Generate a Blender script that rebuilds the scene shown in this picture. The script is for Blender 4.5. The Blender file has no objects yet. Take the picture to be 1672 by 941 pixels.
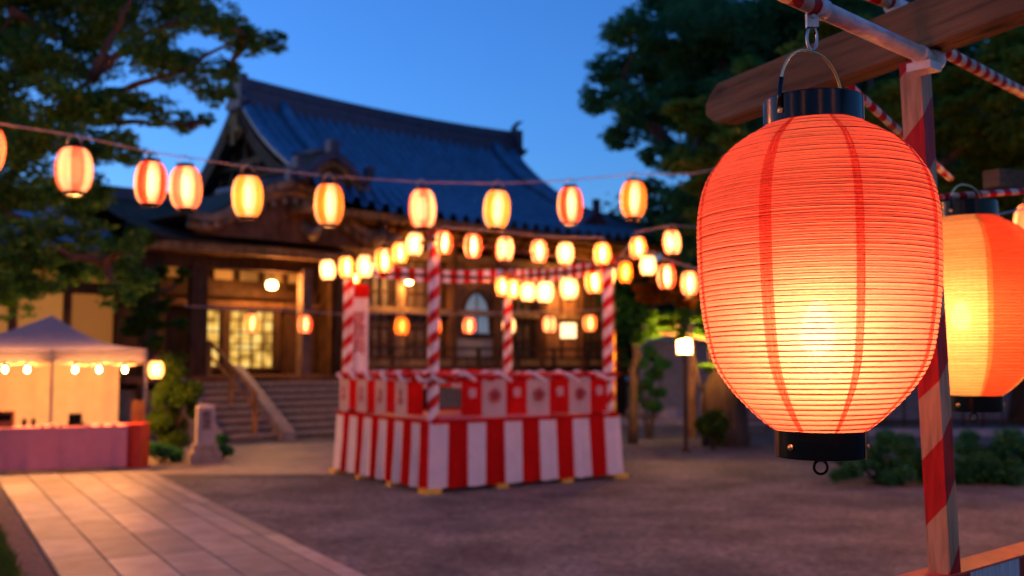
import bpy, math, random
import numpy as np
from mathutils import Vector, Matrix
R = math.radians
PI = math.pi
scene = bpy.context.scene
col = scene.collection

# ------------------------------------------------------------------ camera
F = 1625.0                       # focal length in pixels of the 1672 px wide photograph
PITCH = math.atan(120 / F)
EYE = 1.8
cam_d = bpy.data.cameras.new("camera")
cam_d.sensor_width = 36.0
cam_d.lens = F / 1672 * 36.0
cam_d.clip_start = 0.05
cam_d.clip_end = 3000
cam_d.dof.use_dof = True
cam_d.dof.focus_distance = 1.68
cam_d.dof.aperture_fstop = 3.5
cam = bpy.data.objects.new("camera", cam_d)
col.objects.link(cam)
cam.location = (0, 0, EYE)
cam.rotation_euler = (PI / 2 + PITCH, 0, 0)
scene.camera = cam

# ------------------------------------------------------------------ sky and light
SUN_EL, SUN_ROT = R(1.0), R(-62)
world = bpy.data.worlds.new("World")
scene.world = world
world.use_nodes = True
wn = world.node_tree
bg = wn.nodes["Background"]
sky = wn.nodes.new("ShaderNodeTexSky")
sky.sky_type = 'NISHITA'
sky.sun_disc = False
sky.sun_elevation = SUN_EL
sky.sun_rotation = SUN_ROT
sky.altitude = 0
sky.air_density = 1.0
sky.dust_density = 0.4
sky.ozone_density = 4.0
tint = wn.nodes.new("ShaderNodeMix")
tint.data_type = 'RGBA'
tint.blend_type = 'MULTIPLY'
tint.inputs[0].default_value = 1.0
tint.inputs[7].default_value = (1.55, 2.0, 2.6, 1)
wn.links.new(sky.outputs[0], tint.inputs[6])
wn.links.new(tint.outputs[2], bg.inputs[0])
bg.inputs[1].default_value = 0.13
sun_d = bpy.data.lights.new("sun", 'SUN')
sun_d.energy = 0.03
sun_d.angle = R(10)
sun_d.color = (1.0, 0.75, 0.6)
sun = bpy.data.objects.new("sun", sun_d)
col.objects.link(sun)
sun.rotation_euler = (-(PI / 2 - R(4)), 0, R(62))
vs = scene.view_settings
vs.view_transform = 'Standard'
vs.look = 'None'
vs.exposure = 1.6
vs.gamma = 1
vs.use_curve_mapping = False
scene.render.engine = 'CYCLES'
cy = scene.cycles
cy.use_denoising = True
cy.max_bounces = 8
cy.transparent_max_bounces = 12
cy.sample_clamp_indirect = 6
cy.caustics_reflective = False
cy.caustics_refractive = False

# ------------------------------------------------------------------ helpers
_c, _s = math.cos(PITCH), math.sin(PITCH)
def ray(px, py):
    r = (px - 836) / F
    u = (470.5 - py) / F
    return Vector((r, _c - u * _s, _s + u * _c))
def at(px, py, Y):
    """point seen at a pixel of the photograph at forward distance Y (used only to measure the place)"""
    d = ray(px, py)
    return Vector((0, 0, EYE)) + d * (Y / d.y)
def gp(px, py, z=0.0):
    d = ray(px, py)
    return Vector((0, 0, EYE)) + d * ((z - EYE) / d.z)

class MB:
    def __init__(self):
        self.v, self.f, self.m, self.uv = [], [], [], []
        self.smooth = []
    def face(self, idx, mi=0, uv=None, sm=False):
        self.f.append(tuple(idx)); self.m.append(mi)
        self.uv.append(uv or [(0, 0)] * len(idx)); self.smooth.append(sm)
    def add(self, verts):
        n = len(self.v)
        self.v.extend([tuple(p) for p in verts])
        return n
    def box(self, c, s, rot=None, mi=0):
        """box centred at c, full size s; uv = perimeter distance about z, height"""
        c = Vector(c); hx, hy, hz = s[0] / 2, s[1] / 2, s[2] / 2
        P = [(-hx, -hy), (hx, -hy), (hx, hy), (-hx, hy)]
        vs_ = [Vector((x, y, z)) for z in (-hz, hz) for x, y in P]
        if rot is not None:
            vs_ = [rot @ p for p in vs_]
        n = self.add([p + c for p in vs_])
        per = [0, s[0], s[0] + s[1], 2 * s[0] + s[1], 2 * s[0] + 2 * s[1]]
        for i in range(4):
            j = (i + 1) % 4
            self.face((n + i, n + j, n + 4 + j, n + 4 + i), mi,
                      [(per[i], -hz), (per[i + 1], -hz), (per[i + 1], hz), (per[i], hz)])
        self.face((n + 3, n + 2, n + 1, n), mi, [(0, 0)] * 4)
        self.face((n + 4, n + 5, n + 6, n + 7), mi, [(0, hz)] * 4)
        return self
    def beam(self, a, b, w, h, mi=0, roll=0):
        """box from a to b, w horizontal width, h height; local z runs along"""
        a, b = Vector(a), Vector(b)
        d = b - a
        q = d.to_track_quat('Z', 'Y') if abs(d.normalized().z) > 0.999 else None
        if q is None:
            z = d.normalized(); x = z.cross(Vector((0, 0, 1))).normalized(); y = x.cross(z)
            rot = Matrix((x, y, z)).transposed()
        else:
            rot = q.to_matrix()
        if roll:
            rot = rot @ Matrix.Rotation(roll, 3, 'Z')
        return self.box((a + b) / 2, (w, h, d.length), rot, mi)
    def tube(self, pts, r, n=10, mi=0, closed=False, caps=True):
        pts = [Vector(p) for p in pts]
        k = len(pts)
        rs = r if isinstance(r, (list, tuple)) else [r] * k
        base = None; dist = 0; start = len(self.v)
        prev = None
        for i, p in enumerate(pts):
            if closed:
                t = (pts[(i + 1) % k] - pts[i - 1])
            else:
                t = (pts[min(i + 1, k - 1)] - pts[max(i - 1, 0)])
            if t.length < 1e-9: t = Vector((0, 0, 1))
            t.normalize()
            if prev is None:
                x = t.orthogonal().normalized()
            else:
                x = (prev - t * prev.dot(t))
                x = x.normalized() if x.length > 1e-6 else t.orthogonal().normalized()
            prev = x
            y = t.cross(x)
            self.add([p + (x * math.cos(2 * PI * j / n) + y * math.sin(2 * PI * j / n)) * rs[i] for j in range(n)])
        d = 0
        for i in range(k if closed else k - 1):
            i2 = (i + 1) % k
            L = (pts[i2] - pts[i]).length
            for j in range(n):
                j2 = (j + 1) % n
                a, b = start + i * n + j, start + i * n + j2
                c_, e = start + i2 * n + j2, start + i2 * n + j
                u0, u1 = j / n * 2 * PI * rs[i], (j + 1) / n * 2 * PI * rs[i]
                self.face((a, b, c_, e), mi, [(u0, d), (u1, d), (u1, d + L), (u0, d + L)], True)
            d += L
        if caps and not closed:
            self.face([start + j for j in range(n)][::-1], mi)
            self.face([start + (k - 1) * n + j for j in range(n)], mi)
        return self
    def lathe(self, prof, n=32, c=(0, 0, 0), mi=0, mifun=None, cap0=False, cap1=False):
        c = Vector(c); start = len(self.v)
        for r, z in prof:
            self.add([c + Vector((r * math.cos(2 * PI * j / n), r * math.sin(2 * PI * j / n), z)) for j in range(n)])
        for i in range(len(prof) - 1):
            for j in range(n):
                j2 = (j + 1) % n
                m = mifun(j, i) if mifun else mi
                self.face((start + i * n + j, start + i * n + j2, start + (i + 1) * n + j2, start + (i + 1) * n + j), m,
                          [(j / n, prof[i][1]), ((j + 1) / n, prof[i][1]), ((j + 1) / n, prof[i + 1][1]), (j / n, prof[i + 1][1])], True)
        if cap0: self.face([start + j for j in range(n)][::-1], mi)
        if cap1: self.face([start + (len(prof) - 1) * n + j for j in range(n)], mi)
        return self
    def grid(self, fn, nu, nv, mi=0, mifun=None, sm=True, uvfun=None):
        s = len(self.v)
        for j in range(nv + 1):
            self.add([fn(i / nu, j / nv) for i in range(nu + 1)])
        for j in range(nv):
            for i in range(nu):
                a = s + j * (nu + 1) + i
                m = mifun(i, j) if mifun else mi
                u0, u1, v0, v1 = i / nu, (i + 1) / nu, j / nv, (j + 1) / nv
                self.face((a, a + 1, a + nu + 2, a + nu + 1), m, [(u0, v0), (u1, v0), (u1, v1), (u0, v1)], sm)
        return self
    def build(self, name, mats, parent=None, solid=0):
        me = bpy.data.meshes.new(name)
        me.from_pydata(self.v, [], self.f)
        mats = mats if isinstance(mats, (list, tuple)) else [mats]
        for m in mats: me.materials.append(m)
        me.polygons.foreach_set("material_index", self.m)
        me.polygons.foreach_set("use_smooth", self.smooth)
        uvl = me.uv_layers.new(name="UVMap")
        uvl.data.foreach_set("uv", [c for fu in self.uv for p in fu for c in p])
        me.update()
        o = bpy.data.objects.new(name, me)
        col.objects.link(o)
        if parent is not None: o.parent = parent
        if solid:
            md = o.modifiers.new("solid", 'SOLIDIFY'); md.thickness = solid; md.offset = 0
        return o

def tag(o, label, cat, group=None):
    o["label"] = label; o["category"] = cat
    if group: o["group"] = group
    return o
def thing(name, label, cat, loc=(0, 0, 0), rz=0, group=None):
    o = bpy.data.objects.new(name, None)
    o.empty_display_size = 0.1
    col.objects.link(o); o.location = loc; o.rotation_euler = (0, 0, rz)
    return tag(o, label, cat, group)
def struct(o):
    o["kind"] = "structure"; return o
def dup(root, loc, rz, label=None, group=None, scale=None):
    r = root.copy(); col.objects.link(r); r.location = loc; r.rotation_euler = (0, 0, rz)
    if scale: r.scale = (scale,) * 3 if not isinstance(scale, tuple) else scale
    if label: r["label"] = label
    if group: r["group"] = group
    for ch in list(root.children):
        c = ch.copy(); col.objects.link(c); c.parent = r
        for g in ch.children:
            d = g.copy(); col.objects.link(d); d.parent = c
    return r
def lamp(name, parent, loc, power, color, radius=0.04):
    l = bpy.data.lights.new(name, 'POINT')
    l.energy = power; l.color = color; l.shadow_soft_size = radius
    o = bpy.data.objects.new(name, l); col.objects.link(o)
    o.location = loc
    if parent is not None: o.parent = parent
    return o

# ------------------------------------------------------------------ materials
def new_mat(name):
    m = bpy.data.materials.new(name); m.use_nodes = True
    nt = m.node_tree
    return m, nt, nt.nodes["Principled BSDF"], nt.nodes["Material Output"]
def noise(nt, scale, detail=4, vec='Object', stretch=None, rough=0.55):
    tc = nt.nodes.new("ShaderNodeTexCoord")
    n = nt.nodes.new("ShaderNodeTexNoise")
    n.inputs["Scale"].default_value = scale
    n.inputs["Detail"].default_value = detail
    n.inputs["Roughness"].default_value = rough
    src = tc.outputs[vec]
    if stretch:
        mp = nt.nodes.new("ShaderNodeMapping")
        mp.inputs["Scale"].default_value = stretch
        nt.links.new(src, mp.inputs["Vector"]); src = mp.outputs[0]
    nt.links.new(src, n.inputs["Vector"])
    return n
def ramp(nt, src, stops):
    r = nt.nodes.new("ShaderNodeValToRGB")
    e = r.color_ramp.elements
    while len(e) < len(stops): e.new(0.5)
    for el, (p, c) in zip(e, stops):
        el.position = p; el.color = (*c, 1) if len(c) == 3 else c
    nt.links.new(src, r.inputs[0])
    return r
def mat(name, c, rough=0.6, var=0.25, scale=6, metal=0, bump=0.0, bscale=None, stretch=None, spec=None):
    m, nt, b, out = new_mat(name)
    n = noise(nt, scale, 5, stretch=stretch)
    lo = tuple(x * (1 - var) for x in c); hi = tuple(min(1, x * (1 + var)) for x in c)
    r = ramp(nt, n.outputs[0], [(0.3, lo), (0.7, hi)])
    nt.links.new(r.outputs[0], b.inputs["Base Color"])
    b.inputs["Roughness"].default_value = rough
    b.inputs["Metallic"].default_value = metal
    if spec is not None: b.inputs["Specular IOR Level"].default_value = spec
    if bump:
        n2 = noise(nt, bscale or scale * 4, 6, stretch=stretch)
        bp = nt.nodes.new("ShaderNodeBump"); bp.inputs["Strength"].default_value = bump
        bp.inputs["Distance"].default_value = 0.02
        nt.links.new(n2.outputs[0], bp.inputs["Height"]); nt.links.new(bp.outputs[0], b.inputs["Normal"])
    return m
def glow(name, c, s, base=None):
    m, nt, b, out = new_mat(name)
    b.inputs["Base Color"].default_value = (*(base or c), 1)
    b.inputs["Roughness"].default_value = 0.7
    b.inputs["Emission Color"].default_value = (*c, 1)
    b.inputs["Emission Strength"].default_value = s
    return m
def bulb_mat(name, c, s):
    """glowing clear bulb: gives light and lets the filament's light through"""
    m, nt, b, out = new_mat(name)
    e = nt.nodes.new("ShaderNodeEmission"); e.inputs[0].default_value = (*c, 1); e.inputs[1].default_value = s
    t = nt.nodes.new("ShaderNodeBsdfTransparent"); a = nt.nodes.new("ShaderNodeAddShader")
    nt.links.new(e.outputs[0], a.inputs[0]); nt.links.new(t.outputs[0], a.inputs[1]); nt.links.new(a.outputs[0], out.inputs["Surface"])
    return m
def stripe_mat(name, ca, cb, period, slope=0.0, offset=0.0, rough=0.55, wood=False):
    """diagonal painted stripes laid along the uv of a post or pole (a helix wound round it)"""
    m, nt, b, out = new_mat(name)
    tc = nt.nodes.new("ShaderNodeTexCoord")
    sp = nt.nodes.new("ShaderNodeSeparateXYZ")
    nt.links.new(tc.outputs["UV"], sp.inputs[0])
    def mth(op, a, bb):
        n = nt.nodes.new("ShaderNodeMath"); n.operation = op
        for i, x in enumerate((a, bb)):
            if isinstance(x, (int, float)): n.inputs[i].default_value = x
            else: nt.links.new(x, n.inputs[i])
        return n.outputs[0]
    nz = noise(nt, 30, 3)
    v = mth('SUBTRACT', sp.outputs[1], mth('MULTIPLY', sp.outputs[0], slope))
    v = mth('ADD', v, offset + 100 * period)
    v = mth('ADD', v, mth('MULTIPLY', nz.outputs[0], 0.004))
    fr = mth('FRACT', mth('DIVIDE', v, period), 0)
    g = mth('GREATER_THAN', fr, 0.5)
    mx = nt.nodes.new("ShaderNodeMix"); mx.data_type = 'RGBA'
    nt.links.new(g, mx.inputs[0])
    mx.inputs[6].default_value = (*ca, 1); mx.inputs[7].default_value = (*cb, 1)
    n1 = noise(nt, 14 if wood else 9, 6, stretch=(6, 6, 0.6) if wood else None)
    mx2 = nt.nodes.new("ShaderNodeMix"); mx2.data_type = 'RGBA'; mx2.blend_type = 'MULTIPLY'
    mx2.inputs[0].default_value = 1
    rr = ramp(nt, n1.outputs[0], [(0.28, (0.55, 0.5, 0.45)), (0.6, (1, 1, 1))])
    nt.links.new(mx.outputs[2], mx2.inputs[6]); nt.links.new(rr.outputs[0], mx2.inputs[7])
    nt.links.new(mx2.outputs[2], b.inputs["Base Color"])
    b.inputs["Roughness"].default_value = rough; b.inputs["Specular IOR Level"].default_value = 0.15
    bp = nt.nodes.new("ShaderNodeBump"); bp.inputs["Strength"].default_value = 0.25; bp.inputs["Distance"].default_value = 0.003
    nt.links.new(n1.outputs[0], bp.inputs["Height"]); nt.links.new(bp.outputs[0], b.inputs["Normal"])
    return m
def wood_mat(name, c, scale=3, along=(1, 1, 12), rough=0.7, bump=0.5):
    """grain runs along the axis whose stretch is small"""
    m, nt, b, out = new_mat(name)
    n = noise(nt, scale, 8, stretch=along, rough=0.65)
    n2 = noise(nt, 1.7, 3)
    lo = tuple(x * 0.35 for x in c); hi = tuple(min(1, x * 1.4) for x in c)
    r = ramp(nt, n.outputs[0], [(0.3, lo), (0.5, c), (0.72, hi)])
    r2 = ramp(nt, n2.outputs[0], [(0.35, (0.6, 0.6, 0.6)), (0.6, (1, 1, 1))])
    mx = nt.nodes.new("ShaderNodeMix"); mx.data_type = 'RGBA'; mx.blend_type = 'MULTIPLY'; mx.inputs[0].default_value = 1
    nt.links.new(r.outputs[0], mx.inputs[6]); nt.links.new(r2.outputs[0], mx.inputs[7])
    nt.links.new(mx.outputs[2], b.inputs["Base Color"])
    b.inputs["Roughness"].default_value = rough; b.inputs["Specular IOR Level"].default_value = 0.15
    bp = nt.nodes.new("ShaderNodeBump"); bp.inputs["Strength"].default_value = bump; bp.inputs["Distance"].default_value = 0.004
    nt.links.new(n.outputs[0], bp.inputs["Height"]); nt.links.new(bp.outputs[0], b.inputs["Normal"])
    return m
def cloth_mat(name, c, trans=0.35):
    m, nt, b, out = new_mat(name)
    n = noise(nt, 5, 4)
    r = ramp(nt, n.outputs[0], [(0.3, tuple(x * 0.88 for x in c)), (0.7, c)])
    d = nt.nodes.new("ShaderNodeBsdfDiffuse"); t = nt.nodes.new("ShaderNodeBsdfTranslucent")
    mx = nt.nodes.new("ShaderNodeMixShader"); mx.inputs[0].default_value = trans
    nt.links.new(r.outputs[0], d.inputs[0]); nt.links.new(r.outputs[0], t.inputs[0])
    nt.links.new(d.outputs[0], mx.inputs[1]); nt.links.new(t.outputs[0], mx.inputs[2])
    nt.links.new(mx.outputs[0], out.inputs["Surface"])
    return m
def leaf_mat(name, cols, trans=0.5):
    m, nt, b, out = new_mat(name)
    g = nt.nodes.new("ShaderNodeNewGeometry")
    st = [(i / max(1, len(cols) - 1), c) for i, c in enumerate(cols)]
    r = ramp(nt, g.outputs["Random Per Island"], st)
    d = nt.nodes.new("ShaderNodeBsdfDiffuse"); t = nt.nodes.new("ShaderNodeBsdfTranslucent")
    mx = nt.nodes.new("ShaderNodeMixShader"); mx.inputs[0].default_value = trans
    nt.links.new(r.outputs[0], d.inputs[0]); nt.links.new(r.outputs[0], t.inputs[0])
    nt.links.new(d.outputs[0], mx.inputs[1]); nt.links.new(t.outputs[0], mx.inputs[2])
    nt.links.new(mx.outputs[0], out.inputs["Surface"])
    return m
def paper_mat(name, c, emit, clear, ribs=0):
    """washi: translucent, a little see-through, and glowing with the lamp inside it"""
    m, nt, b, out = new_mat(name)
    n = noise(nt, 9, 6, stretch=(1, 1, 5), rough=0.7)
    n.inputs["Distortion"].default_value = 0.6
    r = ramp(nt, n.outputs[0], [(0.3, tuple(x * 0.82 for x in c)), (0.62, c)])
    t = nt.nodes.new("ShaderNodeBsdfTranslucent"); d = nt.nodes.new("ShaderNodeBsdfDiffuse")
    nt.links.new(r.outputs[0], t.inputs[0]); nt.links.new(r.outputs[0], d.inputs[0])
    mx = nt.nodes.new("ShaderNodeMixShader"); mx.inputs[0].default_value = 0.7
    nt.links.new(d.outputs[0], mx.inputs[1]); nt.links.new(t.outputs[0], mx.inputs[2])
    last = mx.outputs[0]
    if emit:
        e = nt.nodes.new("ShaderNodeEmission"); e.inputs[1].default_value = emit
        nt.links.new(r.outputs[0], e.inputs[0])
        ad = nt.nodes.new("ShaderNodeAddShader")
        nt.links.new(last, ad.inputs[0]); nt.links.new(e.outputs[0], ad.inputs[1]); last = ad.outputs[0]
    if clear:
        tr = nt.nodes.new("ShaderNodeBsdfTransparent"); tr.inputs[0].default_value = (*[min(1, x ** 0.5) for x in c], 1)
        m2 = nt.nodes.new("ShaderNodeMixShader"); m2.inputs[0].default_value = clear
        nt.links.new(last, m2.inputs[1]); nt.links.new(tr.outputs[0], m2.inputs[2]); last = m2.outputs[0]
    nt.links.new(last, out.inputs["Surface"])
    return m

WARM = (1.0, 0.34, 0.075)
M = {}
M['black'] = mat('black_lacquer', (0.003, 0.003, 0.003), 0.2, 0.2, spec=0.22)
M['brass'] = mat('brass', (0.75, 0.45, 0.15), 0.3, 0.2, metal=1)
M['steel'] = mat('steel', (0.33, 0.31, 0.29), 0.3, 0.15, metal=1)
M['wire'] = mat('wire', (0.85, 0.62, 0.28), 0.35, 0.1, metal=1)
M['rib'] = mat('rib_red', (0.30, 0.010, 0.005), 0.6, 0.4, 20)
M['cable'] = mat('cable', (0.42, 0.34, 0.3), 0.6)
M['beamwood'] = wood_mat('beam_wood', (0.20, 0.10, 0.045), 5, (7, 7, 0.5))
M['darkwood'] = wood_mat('dark_wood', (0.075, 0.034, 0.015), 3, (3, 3, 0.6))
M['midwood'] = wood_mat('mid_wood', (0.16, 0.07, 0.03), 3, (3, 3, 0.6))
M['palewood'] = wood_mat('pale_wood', (0.32, 0.2, 0.11), 3, (3, 3, 0.6))
M['pinkwood'] = wood_mat('faded_wood', (0.17, 0.10, 0.07), 3, (3, 3, 0.6))
M['goldwood'] = wood_mat('gold_wood', (0.34, 0.165, 0.05), 3, (3, 3, 0.6))
M['whitepaint'] = mat('white_paint', (0.66, 0.6, 0.52), 0.45, 0.25, 18, bump=0.3)
RED = (0.48, 0.012, 0.012); WHT = (0.72, 0.66, 0.6)
M['red'] = cloth_mat('red_cloth', (0.55, 0.012, 0.010), 0.3)
M['white'] = cloth_mat('white_cloth', (0.8, 0.76, 0.74), 0.3)
M['offwhite'] = cloth_mat('offwhite_cloth', (0.52, 0.42, 0.38), 0.3)
M['redwood'] = mat('red_painted_wood', (0.45, 0.03, 0.012), 0.5, 0.2, 12)
M['yellow'] = mat('yellow_paint', (0.6, 0.36, 0.02), 0.5)
M['tile'] = mat('roof_tile', (0.045, 0.15, 0.24), 0.4, 0.3, 2.5, bump=0.2)
M['ridge'] = mat('ridge_tile', (0.075, 0.055, 0.075), 0.55, 0.35, 4, bump=0.3)
M['shingle'] = wood_mat('bark_shingle', (0.12, 0.07, 0.04), 2, (1, 6, 6), 0.85)
M['plaster'] = mat('plaster', (0.5, 0.42, 0.32), 0.8, 0.15, 2)
M['stone'] = mat('stone', (0.24, 0.2, 0.165), 0.75, 0.3, 8, bump=0.4)
M['darkstone'] = mat('dark_stone', (0.11, 0.09, 0.075), 0.8, 0.3, 8)
M['palestone'] = mat('pale_stone', (0.3, 0.27, 0.265), 0.7, 0.2, 8, bump=0.3)
M['ink'] = mat('ink', (0.02, 0.018, 0.02), 0.7)
M['darkvoid'] = mat('dark_interior', (0.012, 0.01, 0.009), 0.9)
M['bark'] = mat('bark', (0.045, 0.03, 0.02), 0.9, 0.5, 4, bump=0.8, stretch=(3, 3, 0.6))

# ------------------------------------------------------------------ ground
def ground_mat():
    m, nt, b, out = new_mat('trodden_gravel')
    a = noise(nt, 0.35, 6, rough=0.6); g = noise(nt, 45, 4, rough=0.8); p = noise(nt, 10, 8, rough=0.8)
    a.inputs['Scale'].default_value = 0.9
    r1 = ramp(nt, a.outputs[0], [(0.36, (0.07, 0.078, 0.065)), (0.64, (0.215, 0.225, 0.18))])
    r2 = ramp(nt, g.outputs[0], [(0.36, (0.3, 0.3, 0.3)), (0.64, (1.5, 1.5, 1.5))])
    r3 = ramp(nt, p.outputs[0], [(0.38, (0.3, 0.3, 0.3)), (0.6, (1.45, 1.42, 1.4))])
    x = nt.nodes.new("ShaderNodeMix"); x.data_type = 'RGBA'; x.blend_type = 'MULTIPLY'; x.inputs[0].default_value = 1
    y = nt.nodes.new("ShaderNodeMix"); y.data_type = 'RGBA'; y.blend_type = 'MULTIPLY'; y.inputs[0].default_value = 1
    nt.links.new(r1.outputs[0], x.inputs[6]); nt.links.new(r2.outputs[0], x.inputs[7])
    nt.links.new(x.outputs[2], y.inputs[6]); nt.links.new(r3.outputs[0], y.inputs[7])
    nt.links.new(y.outputs[2], b.inputs["Base Color"])
    b.inputs["Roughness"].default_value = 0.85
    bp = nt.nodes.new("ShaderNodeBump"); bp.inputs["Strength"].default_value = 0.9; bp.inputs["Distance"].default_value = 0.03
    nt.links.new(g.outputs[0], bp.inputs["Height"]); nt.links.new(bp.outputs[0], b.inputs["Normal"])
    return m
g_ = MB(); g_.grid(lambda u, v: (-900 + 1800 * u, -60 + 1800 * v, 0), 8, 8, sm=False)
struct(g_.build('ground', ground_mat()))

# stone path: runs away to the left, slabs with dark joints
PD = (gp(46, 779) - gp(195, 941)); PD.z = 0; PD.normalize()
PN = Vector((PD.y, -PD.x, 0))        # to the right of the path
P0 = gp(94, 941); P0.z = 0
def pp(s, t, z=0.0): return P0 + PN * s + PD * t + Vector((0, 0, z))
m_slab = mat('path_slab', (0.235, 0.225, 0.165), 0.55, 0.35, 3, bump=0.35, bscale=30)
m_slab2 = mat('path_slab_worn', (0.165, 0.16, 0.12), 0.55, 0.28, 3, bump=0.35, bscale=30)
m_slab3 = mat('path_slab_pale', (0.26, 0.245, 0.19), 0.5, 0.3, 4, bump=0.3, bscale=25)
m_joint = mat('path_joint', (0.05, 0.042, 0.035), 0.9)
rnd = random.Random(4)
b = MB(); b.grid(lambda u, v: pp(-0.02 + 2.26 * u, -9 + 18.6 * v, 0.004), 1, 1, sm=False)
struct(b.build('path_bed', m_joint))
b = MB()
ws = [0.44, 0.45, 0.44, 0.44, 0.24, 0.20]
s0 = 0
for wi, w in enumerate(ws):
    t = -9 + rnd.random() * 0.8
    while t < 9.3:
        L = 0.9 + rnd.random() * 0.7 if wi < 4 else 0.8 + rnd.random()
        L = min(L, 9.5 - t)
        c = pp(s0 + w / 2, t + L / 2, 0.012)
        rot = Matrix((PN, PD, Vector((0, 0, 1)))).transposed()
        b.box(c, (w - 0.018, L - 0.016, 0.016), rot, rnd.randint(0, 2))
        t += L
    s0 += w
struct(b.build('path', [m_slab, m_slab2, m_slab3]))
# kerb bed and lawn on its left
b = MB(); b.grid(lambda u, v: pp(-0.34 + 0.3 * u, -9 + 17 * v, 0.006), 1, 1, sm=False)
struct(b.build('path_edge', mat('edging_soil', (0.12, 0.085, 0.055), 0.9, 0.5, 14, bump=0.6)))
# cross pavement towards the stairs
b = MB(); b.grid(lambda u, v: gp([205, 640][0] + (430) * u, 775 - 42 * v - 14 * u * v, 0.008) , 6, 2, sm=False)
struct(b.build('pavement', mat('pavement_stone', (0.22, 0.2, 0.15), 0.6, 0.3, 2.5, bump=0.3)))

def grass(name, pts_fn, n, h, cols, seed):
    rg = np.random.default_rng(seed)
    P = np.array([pts_fn(a, c) for a, c in rg.random((n, 2))])
    ang = rg.random(n) * 2 * PI; hh = h * (0.5 + rg.random(n)); w = 0.006 + 0.006 * rg.random(n)
    dx, dy = np.cos(ang), np.sin(ang)
    lean = rg.normal(0, 0.35, (n, 2)) * hh[:, None]
    V = np.zeros((n, 3, 3))
    V[:, 0] = P + np.stack([dx * w, dy * w, 0 * w], 1)
    V[:, 1] = P - np.stack([dx * w, dy * w, 0 * w], 1)
    V[:, 2] = P + np.stack([lean[:, 0], lean[:, 1], hh], 1)
    me = bpy.data.meshes.new(name)
    me.from_pydata(V.reshape(-1, 3).tolist(), [], np.arange(3 * n).reshape(-1, 3).tolist())
    me.materials.append(leaf_mat(name, cols)); me.update()
    o = bpy.data.objects.new(name, me); col.objects.link(o); o["kind"] = "stuff"
    return o
G1, G2, G3 = (0.045, 0.09, 0.015), (0.08, 0.14, 0.02), (0.12, 0.16, 0.03)
b = MB(); b.grid(lambda u, v: pp(-6 + 5.66 * u, -9 + 17 * v, 0.005), 1, 1, sm=False)
struct(b.build('lawn', mat('lawn_soil', (0.03, 0.05, 0.015), 0.9, 0.4, 8)))
tag(grass('grass', lambda a, c: tuple(pp(-0.30 - 1.9 * a ** 1.4, -3.5 + 9 * c, 0.0)), 30000, 0.10, [G1, G2, G3], 3),
    'short green grass on the left of the stone path', 'grass')

# ------------------------------------------------------------------ leaves and trees
def leaf_object(name, clumps, n, size, seed, material, parent, up=0.5, sub=7, spread=0.75, flat=0.6):
    """thousands of small leaf faces gathered in uneven sub-clumps round the given centres"""
    rg = np.random.default_rng(seed)
    C = np.array([[c[0], c[1], c[2]] for c in clumps], float); Rr = np.array([c[3] for c in clumps], float)
    subs, sr = [], []
    for c, r in zip(C, Rr):
        k = max(3, int(sub))
        d = rg.normal(0, 1, (k, 3)); d /= np.linalg.norm(d, axis=1)[:, None]
        subs.append(c + d * (r * spread * rg.random((k, 1)) ** 0.5) * np.array([1, 1, 0.85]))
        sr.append(r * (0.28 + 0.3 * rg.random(k)))
    S = np.concatenate(subs); SR = np.concatenate(sr)
    p = SR ** 2; p /= p.sum()
    idx = rg.choice(len(S), n, p=p)
    d = rg.normal(0, 1, (n, 3)); d /= np.linalg.norm(d, axis=1)[:, None]
    rad = SR[idx] * (0.45 + 0.75 * rg.random(n) ** 1.4)
    pos = S[idx] + d * rad[:, None] * np.array([1, 1, flat])
    nrm = rg.normal(0, 1, (n, 3)); nrm[:, 2] = np.abs(nrm[:, 2]) + up * 2
    nrm /= np.linalg.norm(nrm, axis=1)[:, None]
    t = np.cross(nrm, rg.normal(0, 1, (n, 3))); t /= np.linalg.norm(t, axis=1)[:, None]
    bt = np.cross(nrm, t)
    s = size * (0.6 + 0.8 * rg.random(n))[:, None]
    V = np.stack([pos - t * s, pos + bt * s * 0.45 + nrm * s * 0.1, pos + t * s, pos - bt * s * 0.45 + nrm * s * 0.1], 1).reshape(-1, 3)
    me = bpy.data.meshes.new(name)
    me.vertices.add(4 * n); me.vertices.foreach_set("co", V.ravel())
    me.loops.add(4 * n); me.loops.foreach_set("vertex_index", np.arange(4 * n, dtype=np.int32))
    me.polygons.add(n); me.polygons.foreach_set("loop_start", np.arange(0, 4 * n, 4, dtype=np.int32))
    me.update(calc_edges=True); me.validate()
    me.materials.append(material)
    o = bpy.data.objects.new(name, me); col.objects.link(o)
    if parent is not None: o.parent = parent
    return o
def limb(b, a, c, r0, r1, seed, wob=0.12, n=7):
    rg = random.Random(seed); a, c = Vector(a), Vector(c); L = (c - a).length
    pts = [a.lerp(c, i / n) + (Vector((rg.uniform(-1, 1), rg.uniform(-1, 1), rg.uniform(-1, 1))) * wob * L * 0.25 if 0 < i < n else Vector()) for i in range(n + 1)]
    b.tube(pts, [r0 + (r1 - r0) * i / n for i in range(n + 1)], 8)
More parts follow.
